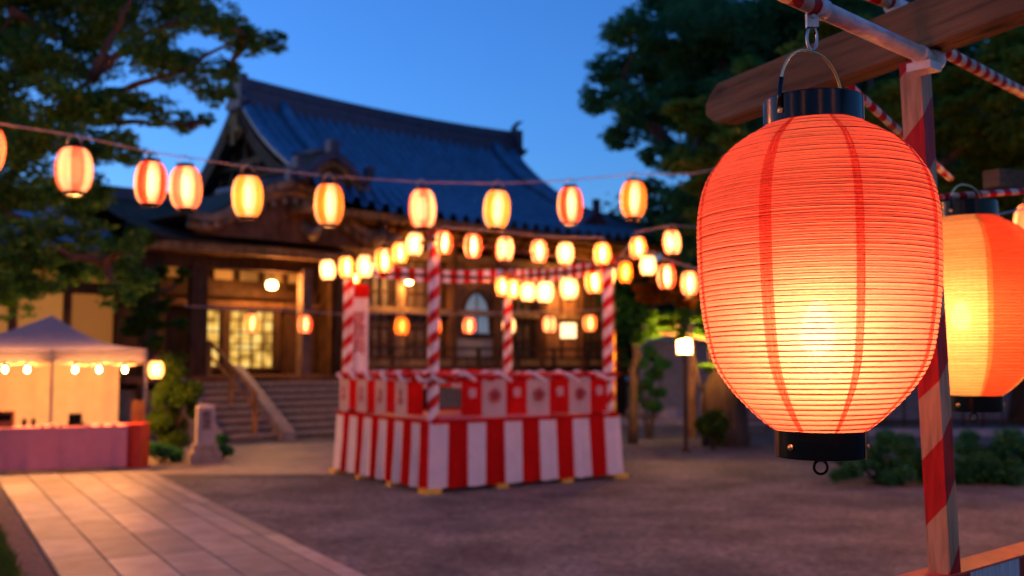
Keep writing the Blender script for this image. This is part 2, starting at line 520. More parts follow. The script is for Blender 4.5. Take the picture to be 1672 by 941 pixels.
def tree(name, label, base, limbs, clumps, n, size, mleaf, seed, r0=0.25, group=None, up=0.5, sub=7, spread=0.75, flat=0.6):
    """limbs: list of lists of world points starting at the base"""
    t = thing(name, label, 'tree', base, 0, group)
    B = Vector(base)
    tb = MB()
    for i, L in enumerate(limbs):
        pts = [Vector(p) - B for p in L]
        k = len(pts) - 1
        ra = r0 if i == 0 else r0 * 0.55
        for q in range(k):
            f0, f1 = q / k, (q + 1) / k
            limb(tb, pts[q], pts[q + 1], ra * (1 - 0.75 * f0), ra * (1 - 0.75 * f1), seed * 31 + i * 7 + q)
    rg = random.Random(seed)
    for c in clumps[::2]:
        L = limbs[rg.randrange(len(limbs))]
        near = min((Vector(p) for LL in limbs for p in LL[1:]), key=lambda p: (p - Vector(c[:3])).length)
        limb(tb, near - B, Vector(c[:3]) - B, 0.07, 0.02, seed + int(c[0] * 100), 0.2, 5)
    tb.build('trunk', M['bark'], t)
    leaf_object('crown', [(c[0] - B.x, c[1] - B.y, c[2] - B.z, c[3]) for c in clumps], n, size, seed, mleaf, t, up, sub, spread, flat)
    return t
def clump_px(L, Y, dy=1.2, seed=1):
    rg = random.Random(seed); out = []
    for (x, y, r) in L:
        yy = Y + rg.uniform(-dy, dy)
        p = at(x, y, yy); out.append((p.x, p.y, p.z, r * yy / F))
    return out
GD1, GD2, GD3, GD4 = (0.018, 0.045, 0.02), (0.03, 0.065, 0.022), (0.045, 0.085, 0.025), (0.075, 0.10, 0.03)
leafL = leaf_mat('maple_leaf', [(0.025, 0.12, 0.035), (0.045, 0.17, 0.04), (0.07, 0.19, 0.035), (0.12, 0.20, 0.035)])
leafD = leaf_mat('evergreen_leaf', [(0.02, 0.16, 0.09), (0.035, 0.18, 0.08), (0.05, 0.20, 0.07), (0.08, 0.21, 0.05)])
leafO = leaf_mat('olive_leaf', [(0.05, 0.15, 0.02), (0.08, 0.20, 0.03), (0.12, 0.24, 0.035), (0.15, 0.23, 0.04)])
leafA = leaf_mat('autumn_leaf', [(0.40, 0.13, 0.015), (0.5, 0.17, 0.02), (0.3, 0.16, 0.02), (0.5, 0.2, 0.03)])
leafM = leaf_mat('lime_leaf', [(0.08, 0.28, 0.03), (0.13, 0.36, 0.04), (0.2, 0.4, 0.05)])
leafB = leaf_mat('shrub_leaf', [(0.04, 0.11, 0.015), (0.07, 0.15, 0.02), (0.11, 0.17, 0.03)])

LT = [(-130, 40, 110), (-120, 200, 110), (20, 10, 85), (110, 0, 80), (200, 20, 75), (290, 15, 55), (350, 30, 42), (405, 62, 34), (445, 70, 22),
      (40, 100, 80), (140, 85, 60), (235, 85, 55), (310, 112, 42), (352, 150, 28), (372, 120, 22), (10, 190, 75), (95, 180, 60), (175, 185, 50),
      (250, 180, 32), (300, 200, 22), (335, 195, 14), (45, 250, 60), (140, 250, 48), (205, 245, 30), (15, 330, 65), (95, 315, 48), (30, 400, 60),
      (0, 470, 55), (50, 450, 40), (120, 380, 44), (160, 320, 30), (175, 430, 38), (215, 400, 26), (110, 440, 34), (-100, 330, 90), (-100, 450, 80), (190, 480, 26), (230, 460, 22)]
cl = clump_px(LT, 13.6, 1.3, 5)
tb = gp(-60, 790); tb.z = 0
fk = at(-10, 330, 13.8)
limbsL = [[tb, at(-50, 560, 14), fk, at(90, 190, 13.6), at(150, 125, 13.5)],
          [fk, at(-40, 150, 13.9), at(20, 20, 13.6)],
          [at(90, 190, 13.6), at(190, 150, 13.2), at(290, 115, 13.2), at(400, 60, 13.4)],
          [at(150, 125, 13.5), at(190, 50, 13.6), at(230, -40, 13.6)],
          [at(150, 125, 13.5), at(230, 60, 13.9), at(330, 20, 14.1)],
          [fk, at(60, 380, 13.4), at(170, 430, 13.2)],
          [at(90, 190, 13.6), at(200, 200, 13.8), at(310, 205, 13.9)]]
tree('maple_tree', 'large leafy tree spreading dark branches over the white stall at left', tb, limbsL, cl, 90000, 0.045, leafL, 11, 0.13, up=0.3, sub=34, spread=1.08, flat=0.45)

# right-hand trees
RT = [(975, 165, 28), (1000, 115, 42), (1040, 60, 50), (1085, 10, 55), (1025, 175, 45), (1012, 220, 28), (1070, 130, 55), (1110, 70, 60), (1150, 0, 70), (1070, 200, 40),
      (1120, 160, 50), (1165, 100, 60), (1100, 260, 32), (1055, 255, 20), (1140, 250, 45), (1200, 40, 80), (1210, 160, 70), (1190, 260, 60), (1260, 90, 90), (1270, 220, 80), (1320, 0, 90),
      (1120, 330, 36), (1160, 320, 40), (1060, 305, 18), (1090, 370, 22), (1150, 390, 44), (1210, 360, 60)]
cl = clump_px(RT, 27, 2.0, 8)
bR = gp(1190, 728); bR.z = 0
fk = at(1180, 330, 24)
tree('broadleaf_tree', 'tall dark green tree rising right of the temple roof behind the large lantern', bR,
     [[bR, at(1185, 520, 21), fk, at(1180, 150, 26), at(1180, -40, 27)], [fk, at(1100, 240, 26), at(1010, 150, 27)], [fk, at(1250, 200, 26), at(1300, 20, 27)]],
     cl, 85000, 0.085, leafD, 21, 0.50, up=0.3, sub=24, spread=1.0, flat=0.6)
OT = [(1120, 185, 30), (1150, 215, 34), (1130, 255, 36), (1170, 175, 34), (1200, 230, 44), (1170, 300, 44), (1240, 130, 40), (1300, 110, 46), (1240, 300, 50), (1380, 60, 60),
      (1440, 180, 60), (1350, 200, 60), (1480, 300, 70), (1560, 200, 50), (1600, 240, 60), (1640, 130, 60), (1650, 200, 60), (1700, 60, 90), (1560, 150, 40), (1600, 330, 60), (1700, 300, 70), (1180, 400, 40), (1150, 360, 34)]
cl = clump_px(OT, 18.5, 1.2, 9)
bO = Vector((6.6, 19.5, 0)); fk = at(1400, 330, 19)
tree('olive_green_tree', 'lighter olive green tree standing behind the striped post', bO,
     [[bO, at(1410, 520, 19.2), fk, at(1400, 100, 18.6)], [fk, at(1260, 260, 18.6), at(1150, 220, 18.5)], [fk, at(1550, 260, 18.6), at(1650, 180, 18.4)]],
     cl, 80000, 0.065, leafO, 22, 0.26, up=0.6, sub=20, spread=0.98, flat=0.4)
for i, (px, Y, hgt, lab) in enumerate([(1480, 31, 15, 'tall dark tree filling the gap above the second lantern'), (1660, 29, 14, 'dark tree at the right edge behind the striped pole'),
                                        (1300, 34, 15, 'dark tree hidden behind the top of the large lantern'), (1800, 24, 13, 'dense tree just past the right edge of the shrubs'),
                                        (1120, 36, 7.5, 'low dark tree behind the plaster garden wall'), (1040, 40, 8, 'low dark tree behind the right end of the temple roof'),
   (1560, 38, 13, 'far dark tree between the post and the right edge'), (1210, 42, 10, 'far dark tree low behind the large lantern'), (1400, 27, 9, 'mid height tree between the two large lanterns'),
   (1000, 37, 5.5, 'low rounded dark tree seen behind the right stage post')]):
    base = at(px, 590, Y); base.z = 0
    rg = random.Random(60 + i); cl = []
    for q in range(16 if hgt > 10 else 9):
        a = rg.random() * 2 * PI; rr = rg.random() ** 0.5 * hgt * 0.3
        cl.append((base.x + math.cos(a) * rr, base.y + math.sin(a) * rr, hgt * (0.25 + 0.72 * rg.random()), hgt * 0.15))
    tree('background_tree', lab, base, [[base, base + Vector((0.2, 0, hgt * 0.4)), base + Vector((0, 0.3, hgt * 0.85))]], cl, 26000, 0.15, leafD, 70 + i, 0.35,
         group='dark trees at the back right', sub=8)
AT = [(1050, 480, 30), (1090, 470, 34), (1130, 490, 30), (1040, 440, 26), (1085, 430, 24), (1150, 450, 24)]
bA = at(1032, 600, 22); bA.z = 0
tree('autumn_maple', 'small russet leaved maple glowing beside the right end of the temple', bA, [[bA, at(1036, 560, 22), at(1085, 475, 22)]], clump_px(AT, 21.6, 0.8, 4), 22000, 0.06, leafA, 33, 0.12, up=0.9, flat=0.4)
LM = [(1060, 520, 22), (1045, 550, 18), (1090, 525, 28), (1125, 520, 24), (1060, 545, 18), (1145, 540, 18), (1110, 545, 16), (1158, 600, 15), (1170, 560, 18), (1150, 500, 18)]
bL = at(1150, 600, 21.4); bL.z = 0
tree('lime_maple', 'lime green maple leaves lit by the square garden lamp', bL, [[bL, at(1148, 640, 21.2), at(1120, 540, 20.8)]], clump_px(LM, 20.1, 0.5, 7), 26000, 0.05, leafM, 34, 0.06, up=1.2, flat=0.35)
# lit foliage left of the stairs
BM = [(225, 480, 34), (255, 450, 24), (240, 520, 30), (215, 540, 26), (265, 500, 22), (200, 440, 28), (250, 560, 22), (285, 590, 24), (185, 400, 26), (235, 385, 26), (300, 450, 20), (290, 530, 22), (160, 440, 24), (270, 620, 24)]
bB = at(262, 600, 19.6); bB.z = 0
tree('bamboo_like_tree', 'slender tree with yellow lit leaves between the stall and the temple stairs', bB, [[bB, at(262, 640, 19.6), at(240, 500, 19.5)]], clump_px(BM, 19.0, 0.5, 3), 22000, 0.045, leafB, 35, 0.06, up=0.8, flat=0.5)
def shrub(name, label, L, Y, n, size, m, seed, group=None, base=None):
    cl = clump_px(L, Y, 0.3, seed)
    cl = [(x, y, max(z, r * 0.55), r) for x, y, z, r in cl]
    bx = sum(c[0] for c in cl) / len(cl); B = Vector((bx, Y, 0))
    t = thing(name, label, 'shrub', B, 0, group)
    tb = MB()
    for i, c in enumerate(cl): limb(tb, (0, 0, 0), Vector(c[:3]) - B, 0.025, 0.008, seed + i, 0.2, 4)
    tb.build('stem', M['bark'], t)
    leaf_object('foliage', [(c[0] - B.x, c[1] - B.y, c[2], c[3]) for c in cl], n, size, seed, m, t, 0.4, 6, 0.7, 0.8)
    return t
shrub('round_shrub', 'leafy green shrub between the stall and the stone marker', [(285, 600, 30), (305, 640, 30), (270, 645, 28), (290, 680, 34), (262, 690, 28), (310, 665, 22), (280, 720, 32)], 18.4, 18000, 0.04, leafB, 41)
shrub('low_shrub', 'low dark shrub right of the stone marker', [(362, 720, 16), (350, 732, 16), (372, 738, 13)], 18.6, 2500, 0.04, leafD, 42)
shrub('clipped_shrub', 'low shrub at the foot of the stone marker on its left', [(262, 735, 18), (285, 742, 18), (240, 735, 14)], 17.9, 2500, 0.04, leafD, 43)
sh = [(1445, 735, 'low dark shrub under the large lantern left of the striped post', 30), (1580, 745, 'dark leafy shrub right of the striped post under the second lantern', 32), (1650, 740, 'taller dark shrub at the right edge', 40)]
for i, (px, py, lab, r) in enumerate(sh):
    L = [(px + dx, py + dy, r * 0.9) for dx, dy in ((-34, 4), (0, -14), (32, 0), (60, 10), (-5, 24), (-60, 18), (30, 30), (-35, 32), (62, 34), (-62, 36), (0, 40))]
    shrub('low_shrub', lab, L, 14.9, 22000, 0.035, leafD, 50 + i, group='low shrubs along the right side')
for i, (px, py, r, lab) in enumerate([(1060, 590, 22, 'dark garden shrub against the plaster wall beside the stage'), (1055, 640, 20, 'dark shrub among the pale garden rocks'), (1165, 690, 22, 'mossy shrub at the foot of the big tree trunk')]):
    Y = 23.5 if i < 2 else 20.4
    L = [(px + dx, py + dy, r * 0.8) for dx, dy in ((-18, 5), (0, -10), (18, 4), (8, 22))]
    shrub('garden_shrub', lab, L, Y, 3500, 0.06, leafD if i < 2 else leafB, 55 + i, group='shrubs in the garden bed')

# ------------------------------------------------------------------ garden wall, rocks, garden lamp, fence
w = thing('garden_wall', 'long pale plaster garden wall with tiled coping at the back right', 'wall', (0, 0, 0))
a, c = Vector((4.2, 33, 0)), Vector((22, 28, 0))
b = MB(); b.beam(a + Vector((0, 0, 1.2)), c + Vector((0, 0, 1.2)), 0.3, 2.4); b.build('wall_face', mat('blue_plaster', (0.2, 0.21, 0.24), 0.8, 0.15), w)
b = MB(); b.beam(a + Vector((0, 0, 2.5)), c + Vector((0, 0, 2.5)), 0.6, 0.2); b.build('coping', M['tile'], w)
rk = random.Random(12)
for i, (px, py, s, lab) in enumerate([(1045, 665, 0.42, 'pale garden rock nearest the striped stage'), (1078, 660, 0.34, 'small grey rock left of the garden lamp'), (1098, 672, 0.40, 'squat grey rock behind the garden lamp post')]):
    p = gp(px, py + 16); b = MB()
    b.grid(lambda u, v: (s * math.cos(2 * PI * u) * math.sin(PI * v) * (1 + 0.25 * math.sin(5 * u * 2 * PI + i)), 0.7 * s * math.sin(2 * PI * u) * math.sin(PI * v), s * 0.9 * (0.3 + 0.75 * math.cos(PI * v) * (1 + 0.2 * math.sin(7 * u)))), 14, 8)
    o = b.build('rock', M['palestone']); o.location = p; tag(o, lab, 'rock', 'rocks in the garden bed')
b = MB(); b.box((0, 0, 0.08), (7.5, 0.35, 0.16)); o = b.build('stone_kerb', M['palestone']); o.location = gp(1120, 694) + Vector((1.5, 0, 0)); tag(o, 'long low stone kerb crossing behind the garden lamp', 'kerb')
b = MB(); b.box((0, 0, 0.09), (9, 0.4, 0.18)); o = b.build('stone_kerb', M['palestone']); o.location = gp(1640, 712) ; tag(o, 'pale stone kerb behind the shrubs at the right edge', 'kerb')
f = thing('iron_fence', 'thin dark railing fence behind the shrubs at right', 'fence', (11.5, 25.5, 0))
b = MB()
for i in range(2): b.beam((-6, 0, 0.3 + i * 1.0), (8, 0, 0.3 + i * 1.0), 0.04, 0.05)
b.build('rail', M['darkwood'], f)
for i in range(29):
    b = MB(); b.box((-6 + i * 0.5, 0.05, 0.75), (0.04, 0.04, 1.5)); b.build('fence_post', M['darkwood'], f)
gl = gp(1120, 738)
def square_lamp(loc, h, label, power):
    t = thing('garden_lamp', label, 'lamp', loc)
    MB().lathe([(0.10, 0), (0.10, 0.04), (0.045, 0.06), (0.035, h)], 12, cap0=True, cap1=True).build('post', M['darkwood'], t)
    MB().box((0, 0, h + 0.15), (0.24, 0.24, 0.28)).build('lamp_shade', paper_mat('lamp_glass', (1, 0.62, 0.26), 1.6, 0.4), t)
    f = MB()
    for x in (-1, 1):
        for y in (-1, 1): f.box((x * 0.125, y * 0.125, h + 0.15), (0.02, 0.02, 0.30))
    f.build('frame', M['darkwood'], t)
    MB().box((0, 0, h - 0.005), (0.27, 0.27, 0.03)).build('base_plate', M['darkwood'], t)  # opaque plate added to keep the lamp's light off the post
    MB().lathe([(0.16, h + 0.30), (0.02, h + 0.38)], 4, cap0=True, cap1=True).build('roof', M['darkwood'], t)
    lamp('light', t, (0, 0, h + 0.15), power, (1, 0.55, 0.2), 0.06)
    return t
square_lamp(gl, 1.95, 'square glowing garden lamp on a thin post near the big tree', 280)
b = MB(); b.lathe([(0.11, 0), (0.09, 3.2)], 10, cap0=True, cap1=True); o = b.build('pale_post', M['palewood']); o.location = gp(1142, 720) + Vector((0, 0.8, 0)); tag(o, 'plain pale post standing right behind the garden lamp', 'post')

# ------------------------------------------------------------------ temple
K = 1.125
TZ = R(41.35)
TO = Vector((-7.43 * K * 1.012, 28 * K, 0))
M['shoji'] = glow('shoji_paper', (1.0, 0.33, 0.05), 0.08, (0.22, 0.115, 0.035))  # lamplight on plain walls put in as emission; also the lit transoms
M['shoji2'] = glow('shoji_paper_bright', (1.0, 0.36, 0.06), 0.11, (0.22, 0.115, 0.035))  # lamplight on wall and narrow post put in as emission
M['shoji3'] = glow('shoji_paper_dim', (1.0, 0.36, 0.07), 0.03, (0.3, 0.2, 0.1))
def doorglass():
    m, nt, b, out = new_mat('door_glass')
    v = nt.nodes.new("ShaderNodeTexVoronoi"); v.inputs["Scale"].default_value = 3.2
    tc = nt.nodes.new("ShaderNodeTexCoord"); nt.links.new(tc.outputs["Object"], v.inputs["Vector"])
    r = ramp(nt, v.outputs["Distance"], [(0.1, (1.0, 0.72, 0.22)), (0.5, (0.75, 0.42, 0.07)), (0.8, (0.2, 0.1, 0.015))])
    nt.links.new(r.outputs[0], b.inputs["Emission Color"]); b.inputs["Emission Strength"].default_value = 0.4
    b.inputs["Base Color"].default_value = (0.05, 0.04, 0.02, 1); b.inputs["Roughness"].default_value = 0.15
    return m
M['doorglass'] = doorglass()
def tl(u, a, h): return Vector((u * K, -a * K, h * K))      # temple coordinates: along ridge, out towards the court, up
temple = thing('temple_hall', 'wooden temple hall with sweeping blue tiled hip and gable roof', 'temple', TO, TZ)
prof = [(0, 8.95), (0.5, 8.42), (1, 7.94), (1.6, 7.46), (2.3, 6.98), (3.2, 6.45), (4.16, 6.0), (5.0, 5.6), (6.0, 5.2)]
def hprof(a):
    a = abs(a)
    for (a0, h0), (a1, h1) in zip(prof, prof[1:]):
        if a <= a1: return h0 + (h1 - h0) * (a - a0) / (a1 - a0)
    return prof[-1][1]
UL, UR, UE0, UE1 = -0.3, 9.85, -1.6, 11.2
def uspan(a):
    t = max(0, (abs(a) - 4.16) / 1.84)
    return UL + (UE0 - UL) * t, UR + (UE1 - UR) * t
def slope(sign, name):
    b = MB(); rows = 31; per = 10
    def fn(u, v):
        a = v * 6.0
        x0, x1 = uspan(a); x = x0 + (x1 - x0) * u
        k = (u * rows) % 1.0
        rib = 0.19 * math.sqrt(max(0, 1 - ((k - 0.5) / 0.3) ** 2)) if abs(k - 0.5) < 0.3 else 0
        cs = abs(2 * u - 1) ** 6
        h = hprof(a) + rib + 0.45 * cs * (v ** 3) + 0.12 * cs
        return tl(x, sign * a, h)
    b.grid(fn, rows * per, 20)
    return b.build(name, M['tile'], temple)
slope(1, 'roof_slope'); slope(-1, 'roof_slope')
for e, (ua, ub) in enumerate(((UL, UE0), (UR, UE1))):
    b = MB(); rows = 26
    def fn(s, v):
        a = (2 * s - 1) * (4.16 + 1.84 * v); x = ua + (ub - ua) * v
        k = (s * rows) % 1; rib = 0.08 if 0.3 < k < 0.7 else 0
        return tl(x, a, 6.0 - 0.8 * v + rib + 0.45 * abs(2 * s - 1) ** 6 * v ** 2 + 0.1 * abs(2 * s - 1) ** 6)
    b.grid(fn, rows * 6, 6); b.build('skirt_roof', M['tile'], temple)
# ridge: stacked courses with rounded cap, sagging in the middle
rd = MB()
def rz(u): return 8.83 + 0.16 * ((u - 4.9) / 5.3) ** 2
for q in range(16):
    u0, u1 = -0.3 + q * 10.3 / 16, -0.3 + (q + 1) * 10.3 / 16
    for (dz, w, h) in ((0.0, 0.5, 0.26), (0.25, 0.4, 0.26), (0.5, 0.32, 0.16)):
        rd.beam(tl(u0, 0, rz(u0) + dz), tl(u1 + 0.01, 0, rz(u1) + dz), w * K, h * K)
    rd.tube([tl(u0, 0, rz(u0) + 0.62), tl(u1, 0, rz(u1) + 0.62)], 0.11 * K, 8)
rd.build('ridge', M['ridge'], temple)
for u, sg in ((-0.36, -1), (10.06, 1)):
    b = MB()
    b.box(tl(u, 0, rz(u) + 0.22), (0.22 * K, 0.8 * K, 0.95 * K))
    b.tube([tl(u, 0, rz(u) + 0.6), tl(u + 0.05 * sg, 0, rz(u) + 0.85), tl(u + 0.22 * sg, 0, rz(u) + 1.05), tl(u + 0.45 * sg, 0, rz(u) + 1.12)], [0.14, 0.12, 0.08, 0.03], 8)
    for s in (-1, 1): b.tube([tl(u, s * 0.35, rz(u) + 0.1), tl(u, s * 0.6, rz(u) - 0.15), tl(u, s * 0.75, rz(u) - 0.05)], [0.12, 0.09, 0.04], 8)
    b.build('ridge_end_tile', M['ridge'], temple)
# descending ridges and verges
def descend(u, a0, a1, off, r, name='descending_ridge', m='tile', sgn=1):
    b = MB(); pts = []
    for i in range(13):
        a = a0 + (a1 - a0) * i / 12; pts.append(tl(u(a) if callable(u) else u, sgn * a, hprof(a) + off + (0.1 if a > a1 - 0.2 else 0)))
    b.tube(pts, r, 10); b.build(name, M[m], temple)
for s in (1, -1):
    descend(0.95, 0.2, 4.5, 0.25, 0.2, sgn=s); descend(9.05, 0.2, 4.5, 0.25, 0.2, sgn=s)
    descend(UL + 0.0, 0.2, 4.2, 0.2, 0.13, sgn=s); descend(UR, 0.2, 4.2, 0.2, 0.13, sgn=s)
    for ua, ub in ((UL, UE0), (UR, UE1)):
        b = MB(); b.tube([tl(ua + (ub - ua) * t, s * (4.16 + 1.84 * t), 6.15 - 0.75 * t + 0.5 * t ** 3) for t in (0, 0.25, 0.5, 0.75, 1.0)], [0.2, 0.19, 0.18, 0.17, 0.15], 8)
        b.build('hip_ridge', M['ridge'], temple)
# gable ends
for u, sg in ((UL + 0.35, -1), (UR - 0.35, 1)):
    b = MB()
    n0 = b.add([tl(u, a, hprof(a) - 0.25) for a in np.linspace(-4.1, 4.1, 25)]); n1 = b.add([tl(u, a, 5.9) for a in np.linspace(-4.1, 4.1, 25)])
    for i in range(24): b.face((n0 + i, n0 + i + 1, n1 + i + 1, n1 + i))
    b.build('gable_wall', M['darkwood'], temple)
    g2 = MB()
    for s in (-1, 1):
        pts = [(a, hprof(a) - 0.22) for a in np.linspace(0, 4.3, 10)]
        for (a0, h0), (a1, h1) in zip(pts, pts[1:]):
            g2.beam(tl(u + sg * 0.42, s * a0, h0), tl(u + sg * 0.42, s * a1, h1), 0.1 * K, 0.34 * K)
    g2.build('bargeboard', M['darkwood'], temple)
    g3 = MB()
    g3.box(tl(u + sg * 0.52, 0, 8.3), (0.06, 0.55, 0.6)); g3.box(tl(u + sg * 0.52, 0, 7.9), (0.06, 0.25, 0.5))
    for s in (-1, 1): g3.tube([tl(u + sg * 0.52, s * 0.2, 8.25), tl(u + sg * 0.52, s * 0.5, 8.0), tl(u + sg * 0.52, s * 0.35, 7.8)], [0.1, 0.1, 0.05], 8)
    g3.build('gable_pendant', M['goldwood'], temple)
    g4 = MB()
    for h, aw in ((6.5, 3.0), (7.2, 2.0)): g4.beam(tl(u + sg * 0.12, -aw, h), tl(u + sg * 0.12, aw, h), 0.14 * K, 0.2 * K)
    for a in (-1.6, -0.8, 0, 0.8, 1.6): g4.beam(tl(u + sg * 0.1, a, 5.9), tl(u + sg * 0.1, a, hprof(a) - 0.5), 0.12, 0.12)
    g4.build('gable_framing', M['midwood'], temple)
# eaves: fascia, soffit and rafters, on the court side and the gable side
def eave(p0, p1, q0, q1, n, nm='eave_boards'):
    """p: eave edge, q: where it meets the wall"""
    b = MB(); s = b.add([p0, p1, q1, q0]); b.face((s, s + 1, s + 2, s + 3)); b.build('soffit', M['midwood'], temple)
    r = MB()
    for i in range(n):
        t = (i + 0.5) / n; r.beam(p0.lerp(p1, t) - Vector((0, 0, 0.06)), q0.lerp(q1, t) - Vector((0, 0, 0.06)), 0.09, 0.11)
    r.build('rafter_row', M['goldwood'], temple)
    f = MB(); f.beam(p0, p1, 0.08, 0.2); f.build('fascia', M['goldwood'], temple)
eave(tl(UE0, 5.95, 5.1), tl(UE1, 5.95, 5.1), tl(0.3, 4.2, 5.35), tl(10.3, 4.2, 5.35), 44)
eave(tl(UE0 + .05, -5.95, 5.1), tl(UE0 + .05, 5.95, 5.1), tl(0.3, -4.2, 5.35), tl(0.3, 4.2, 5.35), 34)
eave(tl(UE1 - .05, -5.95, 5.1), tl(UE1 - .05, 5.95, 5.1), tl(10.3, -4.2, 5.35), tl(10.3, 4.2, 5.35), 34)
# body
b = MB(); b.box(tl(5.3, 0, 3.35), (9.9 * K, 8.3 * K, 4.1 * K)); b.build('hall_wall', M['darkwood'], temple)
b = MB(); b.box(tl(3.2, 0.3, 0.5), (16.5 * K, 9.4 * K, 1.0 * K)); b.build('plinth', M['stone'], temple)
b = MB(); b.box(tl(3.2, 0.35, 1.21), (17.0 * K, 10.1 * K, 0.14 * K)); b.build('veranda_floor', M['midwood'], temple)
for i in range(12):
    b = MB(); u = -4.9 + i * 1.47; b.box(tl(u, 5.3, 0.58), (0.2, 0.2, 1.13 * K)); b.build('veranda_post', M['darkwood'], temple)
for u in (0.3, 2.25, 4.0, 5.6, 7.3, 9.0, 10.3):
    b = MB(); b.lathe([(0.19, 1.3 * K), (0.19, 5.1 * K)], 14, c=tl(u, 4.3, 0)); b.build('pillar', M['palewood' if u in (2.25,) else 'midwood'], temple)
b = MB()
for h, w in ((2.95, 0.16), (4.45, 0.22), (1.55, 0.2)): b.beam(tl(0.2, 4.38, h), tl(10.4, 4.38, h), 0.12, w * K)
b.build('tie_beam', M['palewood'], temple)
# bracket blocks under the eaves
b = MB()
for i in range(24):
    u = 0.3 + i * 0.435
    b.box(tl(u, 4.75, 5.0), (0.16, 0.5, 0.14)); b.box(tl(u, 4.62, 4.82), (0.3, 0.2, 0.14))
b.build('bracket_row', M['goldwood'], temple)
# bays of the court front
def lattice_panel(u0, u1, h0, h1, mpanel, nx, ny, name='lattice_window', a=4.2):
    f = MB(); f.box(tl((u0 + u1) / 2, a, (h0 + h1) / 2), ((u1 - u0) * K, 0.05, (h1 - h0) * K)); o = f.build(name, mpanel, temple)
    l = MB()
    for i in range(nx + 1):
        u = u0 + (u1 - u0) * i / nx; l.box(tl(u, a + 0.07, (h0 + h1) / 2), (0.045 if 0 < i < nx else 0.09, 0.05, (h1 - h0) * K))
    for i in range(ny + 1):
        h = h0 + (h1 - h0) * i / ny; l.box(tl((u0 + u1) / 2, a + 0.085, h), ((u1 - u0) * K, 0.04, 0.045 if 0 < i < ny else 0.09))
    l.build('lattice', M['darkwood'], o)
    return o
M['dimpanel'] = mat('dim_panel', (0.11, 0.07, 0.05), 0.6, 0.3)
M['brownpanel'] = mat('brown_panel', (0.30, 0.14, 0.06), 0.6, 0.4, 2)
M['bluewin'] = glow('blue_pane', (0.3, 0.55, 0.75), 0.07, (0.45, 0.52, 0.58))  # sky reflection on the pane put in as faint emission
lattice_panel(0.55, 2.0, 1.7, 4.3, M['dimpanel'], 5, 6); lattice_panel(2.5, 3.75, 1.7, 4.3, M['dimpanel'], 4, 6)
lattice_panel(5.85, 7.05, 1.7, 4.3, M['dimpanel'], 4, 5); lattice_panel(9.2, 10.1, 1.7, 4.3, M['dimpanel'], 3, 5)
b = MB(); b.box(tl(8.15, 4.3, 3.0), (1.4 * K, 0.12, 2.7 * K)); o = b.build('door', M['brownpanel'], temple)
b = MB()
for du in (-0.68, 0, 0.68): b.box(tl(8.15 + du, 4.38, 3.0), (0.1, 0.08, 2.7 * K))
b.build('frame', M['midwood'], o)
# cusped bell-shaped window
def bell(w, h):
    pts = []
    for i in range(15):
        t = i / 14; x = w * (1.12 - 0.2 * t) if t < 0.55 else w * (1.01) * math.cos((t - 0.55) / 0.45 * PI / 2) ** 0.75
        pts.append((x, h * t))
    return pts
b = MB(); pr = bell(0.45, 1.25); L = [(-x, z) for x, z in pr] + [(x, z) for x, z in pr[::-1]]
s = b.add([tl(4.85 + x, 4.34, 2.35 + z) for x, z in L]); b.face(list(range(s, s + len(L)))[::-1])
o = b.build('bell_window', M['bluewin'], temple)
b = MB(); b.tube([tl(4.85 + x, 4.37, 2.35 + z) for x, z in L], 0.055, 6, closed=True); b.beam(tl(4.85, 4.37, 2.35), tl(4.85, 4.37, 3.55), 0.04, 0.04); b.build('frame', M['darkwood'], o)
b = MB(); b.box(tl(4.8, 4.26, 3.0), (1.5 * K, 0.06, 2.8 * K)); b.build('wall_panel', M['brownpanel'], temple)
b = MB(); b.box(tl(4.8, 4.31, 1.98), (1.3 * K, 0.06, 0.5 * K)); b.build('sill_panel', M['plaster'], temple)
# veranda rail
b = MB()
for h in (1.95, 1.7, 1.45): b.beam(tl(0.0, 5.25, h), tl(11.2, 5.25, h), 0.07, 0.07)
for i in range(9): b.box(tl(0.0 + i * 1.4, 5.25, 1.62), (0.1, 0.1, 0.72))
b.build('veranda_rail', M['midwood'], temple)
